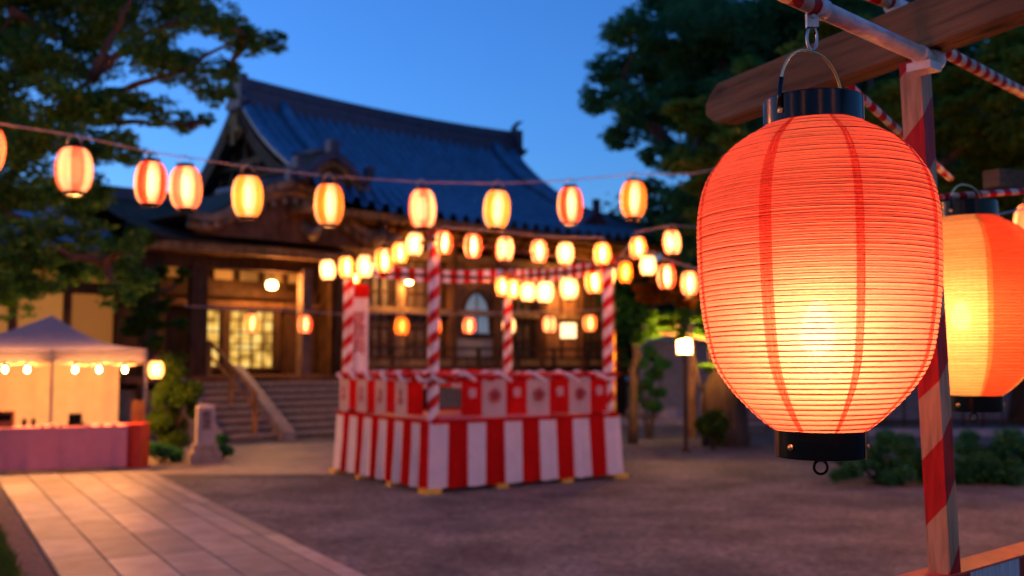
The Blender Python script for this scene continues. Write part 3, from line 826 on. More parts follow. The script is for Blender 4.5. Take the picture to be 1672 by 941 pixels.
# upper cusped dormer and lower cusped porch gable
def karahafu(uc, hw, hpk, hft, a_front, a_back, name, band='palewood', thick=0.16, fin=True):
    b = MB()
    def crv(s):      # s -1..1 : swelling centre, flared feet
        x = abs(s); return hft + (hpk - hft) * (0.5 + 0.5 * math.cos(PI * min(1, x * 1.05))) + 0.10 * max(0, x - 0.8) * 5 * (hpk - hft)
    b.grid(lambda u, v: tl(uc + hw * (2 * u - 1) * (1 if v > .01 else 1), a_front + (a_back - a_front) * v, crv(2 * u - 1) + 0.1 * v), 48, 4,)
    roof = b.build(name, M['shingle'], temple, solid=0.08)
    f = MB(); N = 28
    for off, th, mi, da in ((-0.06, 0.17, 0, 0.0), (-0.26, 0.16, 1, -0.08)):
        P = [(uc + hw * (-1 + 2 * i / N), crv(-1 + 2 * i / N) + off) for i in range(N + 1)]
        for (u0, h0), (u1, h1) in zip(P, P[1:]): f.beam(tl(u0, a_front + da, h0), tl(u1, a_front + da, h1), 0.14, th * K, mi)
    f.build('cusped_bargeboard', [M[band], M['goldwood']], temple)
    t = MB(); N = 20
    s = t.add([tl(uc + hw * 0.92 * (-1 + 2 * i / N), a_front - 0.15, crv(-1 + 2 * i / N) - 0.2) for i in range(N + 1)])
    s2 = t.add([tl(uc + hw * 0.92 * (-1 + 2 * i / N), a_front - 0.15, hft - 0.35) for i in range(N + 1)])
    for i in range(N): t.face((s + i, s2 + i, s2 + i + 1, s + i + 1))
    t.build('carved_panel', M['midwood'], temple)
    if fin:
        q = MB()
        q.box(tl(uc, a_front - 0.1, hpk + 0.18), (0.3, 0.3, 0.34)); q.tube([tl(uc, a_front, hpk + 0.1), tl(uc, a_back, hpk + 0.25)], 0.13, 8)
        q.build('crest_tile', M['ridge'], temple)
        for sgn in (-1, 1): MB().box(tl(uc + sgn * hw * 0.98, a_front, hft + 0.22), (0.2, 0.3, 0.34)).build('crest_tile', M['ridge'], temple)
karahafu(0.05, 1.05, 6.8, 6.2, 4.6, 2.6, 'dormer_roof', band='ridge')
karahafu(-1.55, 2.5, 5.75, 4.72, 5.5, 1.5, 'porch_gable_roof')
b = MB()          # carvings with pale nosings under the porch gable
rg = random.Random(3)
for i in range(17):
    s = -1 + 2 * i / 16; u = -1.55 + 2.2 * s; h = 4.55 + 0.75 * (0.5 + 0.5 * math.cos(PI * s))
    b.box(tl(u, 5.52, h), (0.13, 0.12, 0.13), Matrix.Rotation(rg.random(), 3, 'Y'))
b.build('rafter_nosing_row', M['palewood'], temple)
for u in (-1.2, 0.6, 1.0):
    b = MB(); b.tube([tl(u, 4.9, 4.6), tl(u + 0.1, 5.3, 4.75), tl(u + 0.1, 5.65, 4.55), tl(u + 0.15, 5.85, 4.7)], [0.2, 0.24, 0.16, 0.06], 10)
    b.build('carved_beam_end', M['palewood'], temple)
# small gable ornament near the right end of the eave
b = MB(); s = b.add([tl(8.0, 5.2, 5.55), tl(9.8, 5.2, 5.55), tl(8.9, 5.2, 6.15), tl(8.9, 3.6, 6.4)])
b.face((s, s + 1, s + 2)); b.face((s + 1, s + 3, s + 2)); b.face((s, s + 2, s + 3)); b.box(tl(8.9, 5.15, 6.3), (0.2, 0.2, 0.5)); b.build('small_gable', M['ridge'], temple)

# ---- lower front wing of the same hall, with stairs
WU0, WU1 = -4.85, 0.4
wa, wh = [5.15, 0.5], [4.2, 5.72]
b = MB()
def wing(u, v):
    k = (v * 26) % 1.0
    return tl(WU0 + (WU1 - WU0) * u, wa[0] + (wa[1] - wa[0]) * v, wh[0] + (wh[1] - wh[0]) * (v ** 1.1) + (0.04 if k < 0.5 else 0) + 0.18 * (abs(2 * u - 1) ** 8 if u < 0.5 else 0))
b.grid(wing, 30, 52); b.build('wing_roof', M['shingle'], temple, solid=0.05)
b = MB()
def wing2(u, v): return tl(WU0 + (WU1 - WU0) * u, 0.5 - 4.5 * v, 5.72 - 1.5 * v)
b.grid(wing2, 4, 8); b.build('wing_roof_back', M['shingle'], temple, solid=0.05)
b = MB(); b.beam(tl(WU0, 5.17, 4.1), tl(WU1, 5.17, 4.1), 0.12, 0.2); b.build('wing_fascia', M['goldwood'], temple)
b = MB(); b.beam(tl(WU0, 0.5, 5.85), tl(WU1 + 0.3, 0.5, 5.85), 0.35, 0.4); b.build('wing_ridge', M['ridge'], temple)
b = MB()
for i in range(26): b.beam(tl(WU0 + 0.1 + i * 0.2, 5.1, 4.02), tl(WU0 + 0.1 + i * 0.2, 3.6, 4.35), 0.07, 0.09)
b.build('wing_rafter_row', M['midwood'], temple)
b = MB(); b.beam(tl(WU0, 4.65, 3.85), tl(WU1, 4.65, 3.85), 0.2, 0.3); b.beam(tl(WU0, 3.55, 3.25), tl(0.2, 3.55, 3.25), 0.12, 0.22); b.beam(tl(WU0, 3.55, 4.1), tl(0.2, 3.55, 4.1), 0.14, 0.2)
b.build('wing_beam', M['darkwood'], temple)
b = MB(); b.beam(tl(WU0, 3.6, 2.98), tl(0.3, 3.6, 2.98), 0.14, 0.16); b.build('wing_lintel', M['midwood'], temple)
for u, mm in ((-4.55, 'darkwood'), (-3.45, 'darkwood'), (-0.75, 'pinkwood'), (0.25, 'darkwood')):
    b = MB(); b.box(tl(u, 4.65, 2.55), ((0.36 if mm == 'darkwood' else 0.26) * K, 0.26 * K, 2.55 * K)); b.build('porch_pillar', M[mm], temple)
# wing wall: frame panels, transom row, glowing doors
b = MB()
b.box(tl(-4.35, 3.4, 2.6), (0.9 * K, 0.1, 2.7 * K)); b.box(tl(-2.2, 3.4, 3.6), (5.2 * K, 0.1, 0.6 * K)); b.box(tl(-0.15, 3.4, 2.6), (0.9 * K, 0.1, 2.7 * K))
b.build('wing_wall', M['darkwood'], temple)
b = MB(); b.box(tl(-2.4, -0.4, 2.8), (4.7 * K, 7.4 * K, 2.9 * K)); b.build('wing_back_wall', M['darkwood'], temple)
for i in range(7):
    f = MB(); u = -4.3 + i * 0.66; f.box(tl(u, 3.52, 3.68), (0.46 * K, 0.05, 0.22 * K)); f.build('transom_pane', M['shoji3'], temple)
def door_leaf(u0, u1, h0, h1, nx):
    f = MB(); f.box(tl((u0 + u1) / 2, 3.45, (h0 + h1) / 2), ((u1 - u0) * K, 0.04, (h1 - h0) * K)); o = f.build('door', M['doorglass'], temple)
    l = MB()
    for i in range(nx + 1): l.box(tl(u0 + (u1 - u0) * i / nx, 3.5, (h0 + h1) / 2), (0.09 if i in (0, nx) else 0.04, 0.05, (h1 - h0) * K))
    for t in (0, 0.33, 0.42, 0.62, 0.82, 1): l.box(tl((u0 + u1) / 2, 3.52, h0 + (h1 - h0) * t), ((u1 - u0) * K, 0.04, 0.04 if t not in (0, 1) else 0.1))
    l.build('lattice', M['darkwood'], o)
door_leaf(-3.05, -2.35, 1.45, 2.85, 2); door_leaf(-2.15, -0.95, 1.42, 2.85, 4)
for u, w_ in ((-2.25, .18), (-3.12, .14), (-0.87, .14)): MB().box(tl(u, 3.52, 2.2), (w_, 0.12, 1.6 * K)).build('door_post', M['darkwood'], temple)
b = MB(); b.box(tl(-3.98, 3.5, 2.2), (0.14 * K, 0.06, 1.5 * K)); b.build('lit_slit_window', M['shoji2'], temple)  # narrow post, the lamplight on it put in as emission
# stairs
st = MB(); NS = 8
for i in range(NS):
    a1 = 5.4 + 2.0 * (NS - i) / NS
    h = 1.28 * (i + 1) / (NS + 1)
    st.box(tl(-2.1, (5.2 + a1) / 2, h / 2 - 0.03), (4.3 * K, (a1 - 5.2) * K, (h - 0.06) * K), None, 1)
    st.box(tl(-2.1, (5.2 + a1) / 2 + 0.02, h - 0.03), (4.32 * K, (a1 - 5.16) * K, 0.06 * K), None, 0)
st.build('stair_flight', [M['stone'], M['darkstone']], temple)  # riser shade put into a darker stone colour
for u, mm in ((-2.75, 'stone'), (-4.3, 'stone'), (0.1, 'stone')):
    b = MB(); w_ = 0.13
    P = [(5.2, 0), (7.65, 0), (7.65, 0.18), (5.2, 1.52)]
    s = b.add([tl(u - w_, a, h) for a, h in P] + [tl(u + w_, a, h) for a, h in P])
    for q in ((0, 1, 2, 3), (7, 6, 5, 4), (0, 4, 5, 1), (1, 5, 6, 2), (2, 6, 7, 3), (3, 7, 4, 0)): b.face([s + k for k in q])
    b.build('stair_stringer', M[mm], temple)
b = MB(); b.tube([tl(-3.35, 5.1, 2.05), tl(-3.35, 7.3, 0.95)], 0.05, 8); b.tube([tl(-3.35, 5.1, 1.75), tl(-3.35, 7.3, 0.65)], 0.035, 8)
for t in (0, 0.5, 1): b.box(tl(-3.35, 5.1 + 2.2 * t, 1.6 - 1.1 * t), (0.09, 0.09, 0.95))
b.build('handrail', M['goldwood'], temple)

# porch lamps (fixed lights of the hall)
def porch_lamp(u, a, h, power, label, rx=0.15):
    t = thing('porch_lamp', label, 'lamp', TO + Matrix.Rotation(TZ, 3, 'Z') @ tl(u, a, h), TZ, 'lamps under the temple eaves')
    MB().lathe([(0.01, -0.12), (rx * 0.8, -0.09), (rx, 0), (rx * 0.8, 0.09), (0.04, 0.12)], 16).build('lamp_globe', glow('globe_glass', (1, 0.62, 0.2), 9), t)
    MB().lathe([(0.05, 0.11), (0.05, 0.2), (0.012, 0.22), (0.012, 0.55)], 10, cap0=True, cap1=True).build('stem', M['darkwood'], t)
    lamp('light', t, (0, -0.25, -0.1), power, (1, 0.42, 0.10), 0.12)
    return t
porch_lamp(-1.5, 4.4, 3.42, 100, 'oval yellow lamp hanging over the temple door')
porch_lamp(2.25, 4.75, 3.7, 55, 'small bright lamp on the pale temple pillar behind the stage', 0.11)
porch_lamp(8.1, 5.0, 3.75, 55, 'lamp under the temple eave above the brown doors', 0.09)

# ---- side hall at the far left, plain walls with lamplight put in as emission
side = thing('side_hall', 'low side hall with blue tiled roof and warmly lit paper walls at left', 'building', TO, TZ)
def sb(name, m, fn): b = MB(); fn(b); return b.build(name, m, side)
sb('roof', M['tile'], lambda b: b.grid(lambda u, v: tl(-16 + 11.3 * u, 4.4 - 5.0 * v, 3.95 + 1.7 * v + (0.05 if (u * 50) % 1 > 0.5 else 0)), 200, 6))
sb('roof_back', M['tile'], lambda b: b.grid(lambda u, v: tl(-16 + 11.3 * u, -0.6 - 4.5 * v, 5.65 - 1.7 * v), 4, 4))
sb('ridge', M['ridge'], lambda b: b.beam(tl(-16, -0.6, 5.75), tl(-4.6, -0.6, 5.75), 0.35, 0.35))
sb('fascia', M['goldwood'], lambda b: b.beam(tl(-16, 4.42, 3.85), tl(-4.75, 4.42, 3.85), 0.1, 0.2))
sb('wall', M['darkwood'], lambda b: b.box(tl(-10.4, 0.2, 2.1), (11.2 * K, 5.6 * K, 4.1 * K)))
sb('rafter_row', M['midwood'], lambda b: [b.beam(tl(-15.9 + i * 0.3, 4.35, 3.8), tl(-15.9 + i * 0.3, 3.1, 4.15), 0.08, 0.1) for i in range(37)])
for i in range(10):
    u0 = -15.6 + i * 1.1
    lo = MB(); lo.box(tl(u0 + 0.5, 3.06, 2.15), (0.92 * K, 0.05, 1.9 * K)); o = lo.build('paper_panel', M['shoji2' if i % 3 else 'shoji'], side)  # plain wall panel, its warm lamplight painted in as glow
    q = MB(); q.box(tl(u0 + 0.5, 3.06, 3.5), (0.7 * K, 0.05, 0.26 * K)); q.build('transom_window', M['shoji'], side)
    p = MB(); p.box(tl(u0 - 0.04, 3.1, 2.1), (0.15, 0.16, 3.9 * K)); p.build('post', M['midwood'], side)
sb('lintel', M['midwood'], lambda b: (b.beam(tl(-15.9, 3.14, 3.22), tl(-4.9, 3.14, 3.22), 0.14, 0.2), b.beam(tl(-15.9, 3.14, 3.75), tl(-4.9, 3.14, 3.75), 0.14, 0.16), b.beam(tl(-15.9, 3.14, 1.12), tl(-4.9, 3.14, 1.12), 0.14, 0.16)))

# ------------------------------------------------------------------ stone marker
def text_mesh(body, size, name, m, parent, loc, rot, ext=0.003):
    cu = bpy.data.curves.new(name, 'FONT'); cu.body = body; cu.size = size; cu.align_x = 'CENTER'; cu.align_y = 'CENTER'; cu.extrude = ext; cu.space_line = 0.85
    to = bpy.data.objects.new(name, cu); col.objects.link(to)
    dg = bpy.context.evaluated_depsgraph_get(); me = bpy.data.meshes.new_from_object(to.evaluated_get(dg))
    bpy.data.objects.remove(to)
    me.materials.clear(); me.materials.append(m)
    o = bpy.data.objects.new(name, me); col.objects.link(o)
    if parent is not None: o.parent = parent
    o.location = loc; o.rotation_euler = rot
    return o
mk = gp(334, 757)
t = thing('stone_marker', 'square stone marker pillar with dark carved characters beside the stairs', 'stone marker', mk, R(22))
MB().box((0, 0, 0.10), (0.54, 0.54, 0.20)).box((0, 0, 0.27), (0.42, 0.42, 0.14)).build('base', M['stone'], t)
b = MB(); b.lathe([(0.225, 0.34), (0.215, 0.99), (0.17, 1.03), (0.02, 1.05)], 4, cap0=True, cap1=True)
for i, v in enumerate(b.v):
    x, y, z = v; b.v[i] = ((x - y) * 0.7071, (x + y) * 0.7071, z)
b.smooth = [False] * len(b.f); b.build('pillar', M['palestone'], t)
text_mesh('参\n道', 0.19, 'inscription', M['ink'], t, (0, -0.163, 0.76), (PI / 2, 0, 0))

# ------------------------------------------------------------------ stall tent
M['canvas'] = cloth_mat('canvas', (0.36, 0.33, 0.33), 0.10)
M['cream'] = cloth_mat('cream_sheet', (0.8, 0.7, 0.55), 0.4)
M['pinkcloth'] = cloth_mat('pink_cloth', (0.6, 0.24, 0.29), 0.10)
M['bulb'] = bulb_mat('bulb_glass', (1.0, 0.60, 0.22), 14)
TY = 17.2; tR = at(240, 590, TY); TANG = R(20)
tex = Vector((math.cos(TANG), math.sin(TANG), 0)); tey = Vector((-math.sin(TANG), math.cos(TANG), 0))
TW, TD = 3.9, 3.0
T0 = Vector((tR.x, tR.y, 0)) - tex * TW
def tfx(px, off=0.0):
    """distance along the tent front (shifted back by off) at which a pixel column meets it"""
    k = (px - 836) / F * 1.0; o = T0 + tey * off
    return (k * o.y - o.x) / (tex.x - k * tex.y)
tent = thing('stall_tent', 'white canopy tent with scalloped edge over the stall at left', 'tent', T0, TANG)
def tent_at(px, off, py=None, z=None):
    p = T0 + tex * tfx(px, off) + tey * off
    p.z = at(px, py, p.y).z if z is None else z
    return p
HV0, HV1, HP = 1.80, 2.02, 2.72
pk = Vector((tfx(85, 1.5), TD / 2, 0))
hp = at(85, 515, (T0 + tex * pk.x + tey * 1.5).y).z
cor = [(0, 0), (TW, 0), (TW, TD), (0, TD)]
b = MB()
for i in range(4):
    (xa, ya), (xb, yb) = cor[i], cor[(i + 1) % 4]
    def fn(u, v):
        x, y = xa + (xb - xa) * u, ya + (yb - ya) * u
        x, y = x + (pk.x - x) * v, y + (pk.y - y) * v
        z = HV1 + (hp - HV1) * v - 0.16 * math.sin(PI * v) - 0.05 * math.sin(PI * u) * (1 - v)
        return (x, y, z)
    b.grid(fn, 16, 10)
b.build('canopy', M['canvas'], tent)
b = MB()
for i in range(4):
    (xa, ya), (xb, yb) = cor[i], cor[(i + 1) % 4]; n = 96
    def fn(u, v):
        x, y = xa + (xb - xa) * u, ya + (yb - ya) * u
        if v < 0.5: return (x, y - 0.0, HV0 - 0.035 * abs(math.sin(u * 14 * PI)) + 0.02)
        return (x, y, HV1 - 0.05 * math.sin(PI * u))
    b.grid(fn, n, 1)
b.build('valance', M['canvas'], tent)
for (x, y) in cor + [(tfx(89), 0.0)]:
    b = MB(); b.box((x * 0.995, y + 0.02, 1.0), (0.045, 0.045, 2.0)); b.build('leg', M['steel'], tent)
b = MB(); b.grid(lambda u, v: (tfx(197, TD) * u, TD - 0.05 + 0.03 * math.sin(u * 40), 0.1 + 1.85 * v), 80, 4); b.build('back_sheet', M['cream'], tent)
b = MB(); b.grid(lambda u, v: (0.02 + 0.03 * math.sin(u * 25), TD * u, 0.1 + 1.9 * v), 40, 4); b.build('side_sheet', M['cream'], tent)
b = MB(); b.tube([Vector((TW * i / 24, 0.12, 1.78 - 0.04 * abs(math.sin(i * PI / 4)))) for i in range(25)], 0.008, 6); o = b.build('light_cord', M['cable']); o.location = T0; o.rotation_euler = (0, 0, TANG); tag(o, 'thin cord carrying the bare bulbs along the stall canopy', 'cord')
bl = thing('festoon_bulb', 'bare glowing bulb hanging at the left end of the stall opening', 'light bulb', tent_at(11, 0.12, 604), 0, 'bare bulbs under the stall canopy')
MB().lathe([(0.004, -0.045), (0.024, -0.036), (0.033, -0.01), (0.028, 0.02), (0.018, 0.055)], 16).build('glass', M['bulb'], bl)
MB().lathe([(0.022, 0.05), (0.022, 0.11), (0.008, 0.115), (0.008, 0.16)], 10, cap0=True, cap1=True).build('socket', M['black'], bl)
lamp('light', bl, (0, 0, -0.01), 42, WARM, 0.04)
for px, lab in ((47, 'bare glowing bulb just left of the stall centre leg'), (125, 'bare glowing bulb above the dark box on the stall table'), (164, 'bare glowing bulb third from the right leg of the stall'), (206, 'bare glowing bulb nearest the right leg of the stall'),
                (-40, 'bare glowing bulb outside the left edge of the frame')):  # added out-of-view bulb to light the near ground and trees
    dup(bl, tent_at(px, 0.12, 604), 0, lab)
tb_ = thing('stall_table', 'long stall table covered with a pink cloth reaching the ground', 'table', T0 - tey * 0.42 - tex * 0.1, TANG)
twd = tfx(213, -0.42) + 0.1
b = MB(); b.box((twd / 2, 0.35, 0.70), (twd, 0.66, 0.03)); b.build('tabletop', M['midwood'], tb_)
b = MB()
def drape(u, v):
    x = twd * u
    return (x, -0.0 - 0.03 * v * (1 + math.sin(x * 9) + 0.5 * math.sin(x * 23)), 0.73 - 0.67 * v)
b.grid(drape, 140, 8); b.grid(lambda u, v: (twd + 0.012, 0.0 + 0.7 * u, 0.73 - 0.67 * v), 10, 4); b.grid(lambda u, v: (twd * u, 0.7 * v, 0.732), 10, 3); b.build('cloth', M['pinkcloth'], tb_)
for i in range(3):
    b = MB(); b.box((0.3 + (twd - 0.6) * i / 2, 0.35, 0.34), (0.05, 0.5, 0.68)); b.build('leg', M['steel'], tb_)
def onbox(px, w, h, lab, nm='display_box', mt='midwood'):
    p = tent_at(px, -0.1, z=0.735)
    t = thing(nm, lab, 'box', p, TANG, 'goods on the stall table')
    MB().box((0, 0, h / 2), (w, 0.2, h)).build('case', M[mt], t)
    MB().box((0, -0.105, h * 0.6), (w * 0.8, 0.012, h * 0.4)).build('front_panel', M['black'], t)
onbox(12, 0.30, 0.26, 'broad brown box at the left end of the stall table', mt='midwood'); onbox(128, 0.2, 0.2, 'square dark box in the middle of the stall table', mt='black'); onbox(130, 0.28, 0.05, 'flat tray beside the dark box on the stall table', 'display_tray', 'darkwood')
for px, lab in ((45, 'small dark jar on the stall table'), (60, 'second small dark jar nearer the tent leg')):
    p = tent_at(px, -0.05, z=0.735)
    o = MB().lathe([(0.03, 0), (0.04, 0.02), (0.04, 0.09), (0.025, 0.11), (0.025, 0.13)], 12, cap0=True, cap1=True).build('jar', M['black']); o.location = p; tag(o, lab, 'jar', 'goods on the stall table')
for k_, px in enumerate((75, 92, 106, 150, 170, 190)):
    p = tent_at(px, -0.25, z=0.735)
    lab = ['small pale dish left of the stall centre leg', 'small pale dish in front of the stall centre leg', 'small pale dish left of the dark box', 'small pale dish right of the dark box', 'small pale dish second from the right table end', 'small pale dish nearest the right table end'][k_]
    o = MB().lathe([(0.03, 0), (0.075, 0.035), (0.07, 0.04), (0.03, 0.008)], 14, cap0=True).build('dish', M['palestone']); o.location = p; tag(o, lab, 'dish', 'dishes on the stall table')
p = tent_at(226, -0.2, z=0.0)
t = thing('red_stand', 'red stand with goods on top beside the right leg of the stall', 'stand', p)
MB().box((0, 0.1, 0.36), (0.26, 0.4, 0.72)).build('cabinet', M['redwood'], t)
MB().box((0, 0.1, 0.735), (0.3, 0.44, 0.03)).build('top', M['redwood'], t)
MB().box((0, 0.1, 0.95), (0.22, 0.02, 0.36)).build('sign_board', M['goldwood'], t)

# ------------------------------------------------------------------ paper lanterns
def lantern_profile(r, h, capr, n, p=2.4, scal=0.0, nrib=0):
    out = []
    for i in range(n + 1):
        t = -1 + 2 * i / n
        rr = capr + (r - capr) * (1 - abs(t) ** p) ** (1 / 1.85)
        if nrib:
            ph = (i / n * nrib) % 1.0
            rr += scal * (math.sin(PI * ph) - 0.5)
        out.append((rr, t * h / 2))
    return out
def small_proto(name, mats, panels, bulbm='lbulb', power=1.7):
    """radius 0.14 m lantern: paper, caps, bulb; origin at its middle"""
    t = thing('paper_lantern', name, 'lantern', (0, 0, -50))
    pr = lantern_profile(0.142, 0.355, 0.068, 56, 2.25, 0.003, 14)
    n = 48
    def mf(j, i): return panels[int(j * len(panels) / n)]
    MB().lathe(pr, n, mifun=mf).build('paper', mats, t)
    MB().lathe([(0.06, 0.172), (0.079, 0.172), (0.079, 0.205), (0.06, 0.21)], 24, cap0=True, cap1=True).build('top_cap', M['black'], t)
    MB().lathe([(0.06, -0.205), (0.077, -0.203), (0.077, -0.172), (0.06, -0.17)], 24, cap0=True, cap1=True).build('bottom_cap', M['black'], t)
    h = MB(); h.tube([(-0.07, 0, 0.19), (-0.055, 0, 0.25), (0, 0, 0.285), (0.055, 0, 0.25), (0.07, 0, 0.19)], 0.004, 6); h.build('handle', M['wire'], t)
    MB().lathe([(0.005, -0.115), (0.03, -0.10), (0.046, -0.06), (0.05, 0), (0.046, 0.06), (0.03, 0.10), (0.005, 0.115)], 16).build('bulb', M[bulbm], t)
    lamp('light', t, (0, 0, 0), power, WARM, 0.06)
    return t
M['lbulb'] = bulb_mat('lantern_bulb', (1.0, 0.68, 0.36), 0.7)
M['lbulbhot'] = bulb_mat('lantern_bulb_hot', (1.0, 0.72, 0.42), 2.0)
M['lbulbdim'] = bulb_mat('lantern_bulb_dim', (1.0, 0.6, 0.3), 0.2)
pC = paper_mat('paper_cream', (1.0, 0.64, 0.33), 0.32, 0.42); pY = paper_mat('paper_yellow', (1.0, 0.36, 0.05), 0.3, 0.42)
pR = paper_mat('paper_red', (1.0, 0.06, 0.022), 0.24, 0.42); pP = paper_mat('paper_pink', (1.0, 0.19, 0.10), 0.28, 0.42); pW = paper_mat('paper_white', (1.0, 0.68, 0.36), 0.42, 0.42)
pO = paper_mat('paper_orange', (1.0, 0.2, 0.02), 0.28, 0.42)
# pattern of panels round the lantern; index 0,1 are the two papers. Panel in the middle of the list faces the court
alt = [0, 0, 1, 1, 0, 0, 1, 1, 0, 0, 1, 1, 0, 0, 1, 1]
protos = {}
for nm, a_, b_ in (('cream', pC, pC), ('yellow', pY, pC), ('red', pR, pC), ('pink', pP, pC), ('white', pW, pW), ('orange', pO, pY), ('palepink', pC, pP), ('yelloworange', pO, pC)):
    protos[nm] = small_proto('x', [a_, b_], alt)
    protos[nm + '+'] = small_proto('x', [a_, b_], alt, 'lbulbhot', 3.2)
protos['bright'] = small_proto('x', [pC, pC], alt, 'lbulbdim', 190.0)  # strong lanterns added out of view to light trees and ground
protos['dim'] = small_proto('x', [pC, pP], alt, 'lbulbdim', 1.2)
used = {}
rgt = random.Random(77)
HANG = []

def lantern(px, py, wpx, Y, kind, label, group, hpx=None, rz=None):
    if not group.startswith('large') and hpx: wpx *= 0.90; hpx *= 0.93
    if kind != 'bright' and not group.startswith('large') and 'low row' not in group and 'timber' not in group: kind += '+'
    s = (wpx * Y / F) / 0.284
    p = at(px, py, Y)
    az = math.atan2(-p.y, -p.x)            # the direction of the court in front of the temple
    rz = az - R(56.25) if rz is None else rz
    if kind not in used:
        o = protos[kind]; o.location = p; o.rotation_euler = (R(rgt.uniform(-3.5, 3.5)), R(rgt.uniform(-3.5, 3.5)), rz); o.scale = (s, s, s * (hpx / wpx / 1.28 if hpx else 1)); o["label"] = label; o["group"] = group; used[kind] = 1
    else:
        o = dup(protos[kind], p, rz, label, group); o.rotation_euler = (R(rgt.uniform(-3.5, 3.5)), R(rgt.uniform(-3.5, 3.5)), rz); o.scale = (s, s, s * (hpx / wpx / 1.28 if hpx else 1))
    return p + Vector((0, 0, 0.285 * s))
def cable(pts, label, r=0.006, m='cable', nm='hanging_cable', cat='cable'):
    # pts in world; smooth through them
    P = []
    for i in range(len(pts) - 1):
        for k in range(4): P.append(Vector(pts[i]).lerp(Vector(pts[i + 1]), k / 4))
    P.append(Vector(pts[-1]))
    return tag(MB().tube(P, r, 6).build(nm, M[m]), label, cat)
def Yl(px, x0, y0, x1, y1): return y0 + (y1 - y0) * (px - x0) / (x1 - x0)
g1 = 'large lanterns on the long cable across the court'
TOPS = [(-17, 245, 46, 70, 'pink', 'pinkish lantern cut by the left edge of the photo'),
        (121, 278, 58, 74, 'dim', 'pale peach lantern hanging in front of the tree foliage'),
        (246, 299, 51, 70, 'red', 'red lantern with a cream stripe, left one of a close pair'),
        (303, 307, 51, 70, 'pink', 'pink and cream lantern, right one of a close pair'),
        (404, 321, 49, 68, 'yellow', 'amber lantern in front of the temple gable'),
        (537, 334, 47, 67, 'yelloworange', 'golden orange lantern below the temple dormer'),
        (690, 341, 44, 63, 'palepink', 'pink striped lantern straight above the near corner post of the stage'),
        (811, 342, 43, 62, 'yellow', 'golden lantern against the middle of the blue roof'),
        (931, 335, 41, 58, 'red', 'deep red lantern with bright centre at the right part of the roof'),
        (1034, 326, 42, 60, 'yelloworange', 'orange lantern beyond the right end of the temple roof')]
hk = []
for px, py, Y_, lab in ((-150, 205, 8.4, 'lantern of the long cable beyond the left edge of the photo'), (-330, 150, 8.0, 'furthest left lantern of the long cable, outside the photo')):
    lantern(px, py, 56, Y_, 'bright', lab, g1, 70)  # both added out of view to light the left tree
for px, py, w, h, kd, lab in TOPS:
    Y = Yl(px, 0, 9.0, 1034, 12.2)
    hk.append(lantern(px, py, w, Y, kd, lab, g1, h))
cable([at(-300, 150, 8.2)] + hk + [at(1130, 284, 12.7), at(1190, 272, 13.4)], 'long cable sagging across the whole court under ten large lanterns', 0.0065)

# ---- festival stage
N0 = gp(702, 806); N0.z = 0
TH = R(33.5)
e1 = Vector((math.cos(TH), math.sin(TH), 0)); e2 = Vector((-math.sin(TH), math.cos(TH), 0))
LF, LS = 3.30, 3.05
stage = thing('festival_stage', 'square festival stage wrapped in red and white striped curtain with four striped corner posts', 'stage', N0, TH)
HS = 0.96
b = MB(); b.box((LF / 2, LS / 2, HS - 0.05), (LF - 0.06, LS - 0.06, 0.08)); b.build('platform', M['redwood'], stage)
def skirt(name, A, B_, nst, first, par, z0=0.07, z1=HS - 0.0, flare=0.035):
    A, B_ = Vector(A), Vector(B_); d = (B_ - A); nrm = Vector((d.y, -d.x, 0)).normalized()
    per = 10; nu = nst * per
    def fn(u, v):
        k = u * nst
        p = A.lerp(B_, u)
        fold = 0.018 * math.sin(k * 2 * PI * 1.0) + 0.012 * math.sin(k * 9.1 + 2)
        off = 0.035 + flare * (1 - v) + fold * 1.3 * (1.25 - v)
        ends = (2 * u - 1)
        fold *= (1 - ends ** 8)
        off = 0.035 + flare * (1 - v) + fold * 1.3 * (1.25 - v)
        p = p + d.normalized() * ((0.036 + flare * (1 - v)) * ends)
        dz = -0.012 * math.sin(k * PI) ** 2 * (1 - v)
        return tuple(p + nrm * off + Vector((0, 0, z0 + (z1 - z0) * v + dz)))
    m_ = MB(); m_.grid(fn, nu, 8, mifun=lambda i, j: (int(i / per) + first) % 2)
    return m_.build(name, [M['white'], M['red']], par)
skirt('striped_curtain', (0, 0, 0), (LF, 0, 0), 11, 0, stage)
skirt('striped_curtain', (0, LS, 0), (0, 0, 0), 12, 0, stage)
skirt('striped_curtain', (LF, 0, 0), (LF, LS, 0), 11, 0, stage)
skirt('striped_curtain', (LF, LS, 0), (0, LS, 0), 11, 0, stage)
b = MB()
for (x0, y0, x1, y1) in ((0, -0.045, LF, -0.045), (-0.045, 0, -0.045, LS), (LF + .045, 0, LF + .045, LS), (0, LS + .045, LF, LS + .045)):
    b.beam((x0, y0, HS + 0.01), (x1, y1, HS + 0.01), 0.03, 0.05)
b.build('curtain_band', M['red'], stage)
for (x, y) in ((0, 0), (LF, 0), (0, LS), (LF, LS)):
    b = MB(); b.box((x, y, 0.035), (0.24, 0.24, 0.07)); b.build('foot_block', M['yellow'], stage)
for (x, y) in ((LF * 0.35, 0), (LF * 0.7, 0), (0, LS * 0.35), (0, LS * 0.7)):
    b = MB(); b.box((x, y, 0.03), (0.2, 0.12, 0.06)); b.build('foot_block', M['yellow'], stage)
M['poststripe'] = stripe_mat('stage_post_stripe', (0.55, 0.015, 0.015), (0.78, 0.72, 0.68), 0.30, 0.75)
HPST = [3.62, 3.40, 3.40, 3.35]
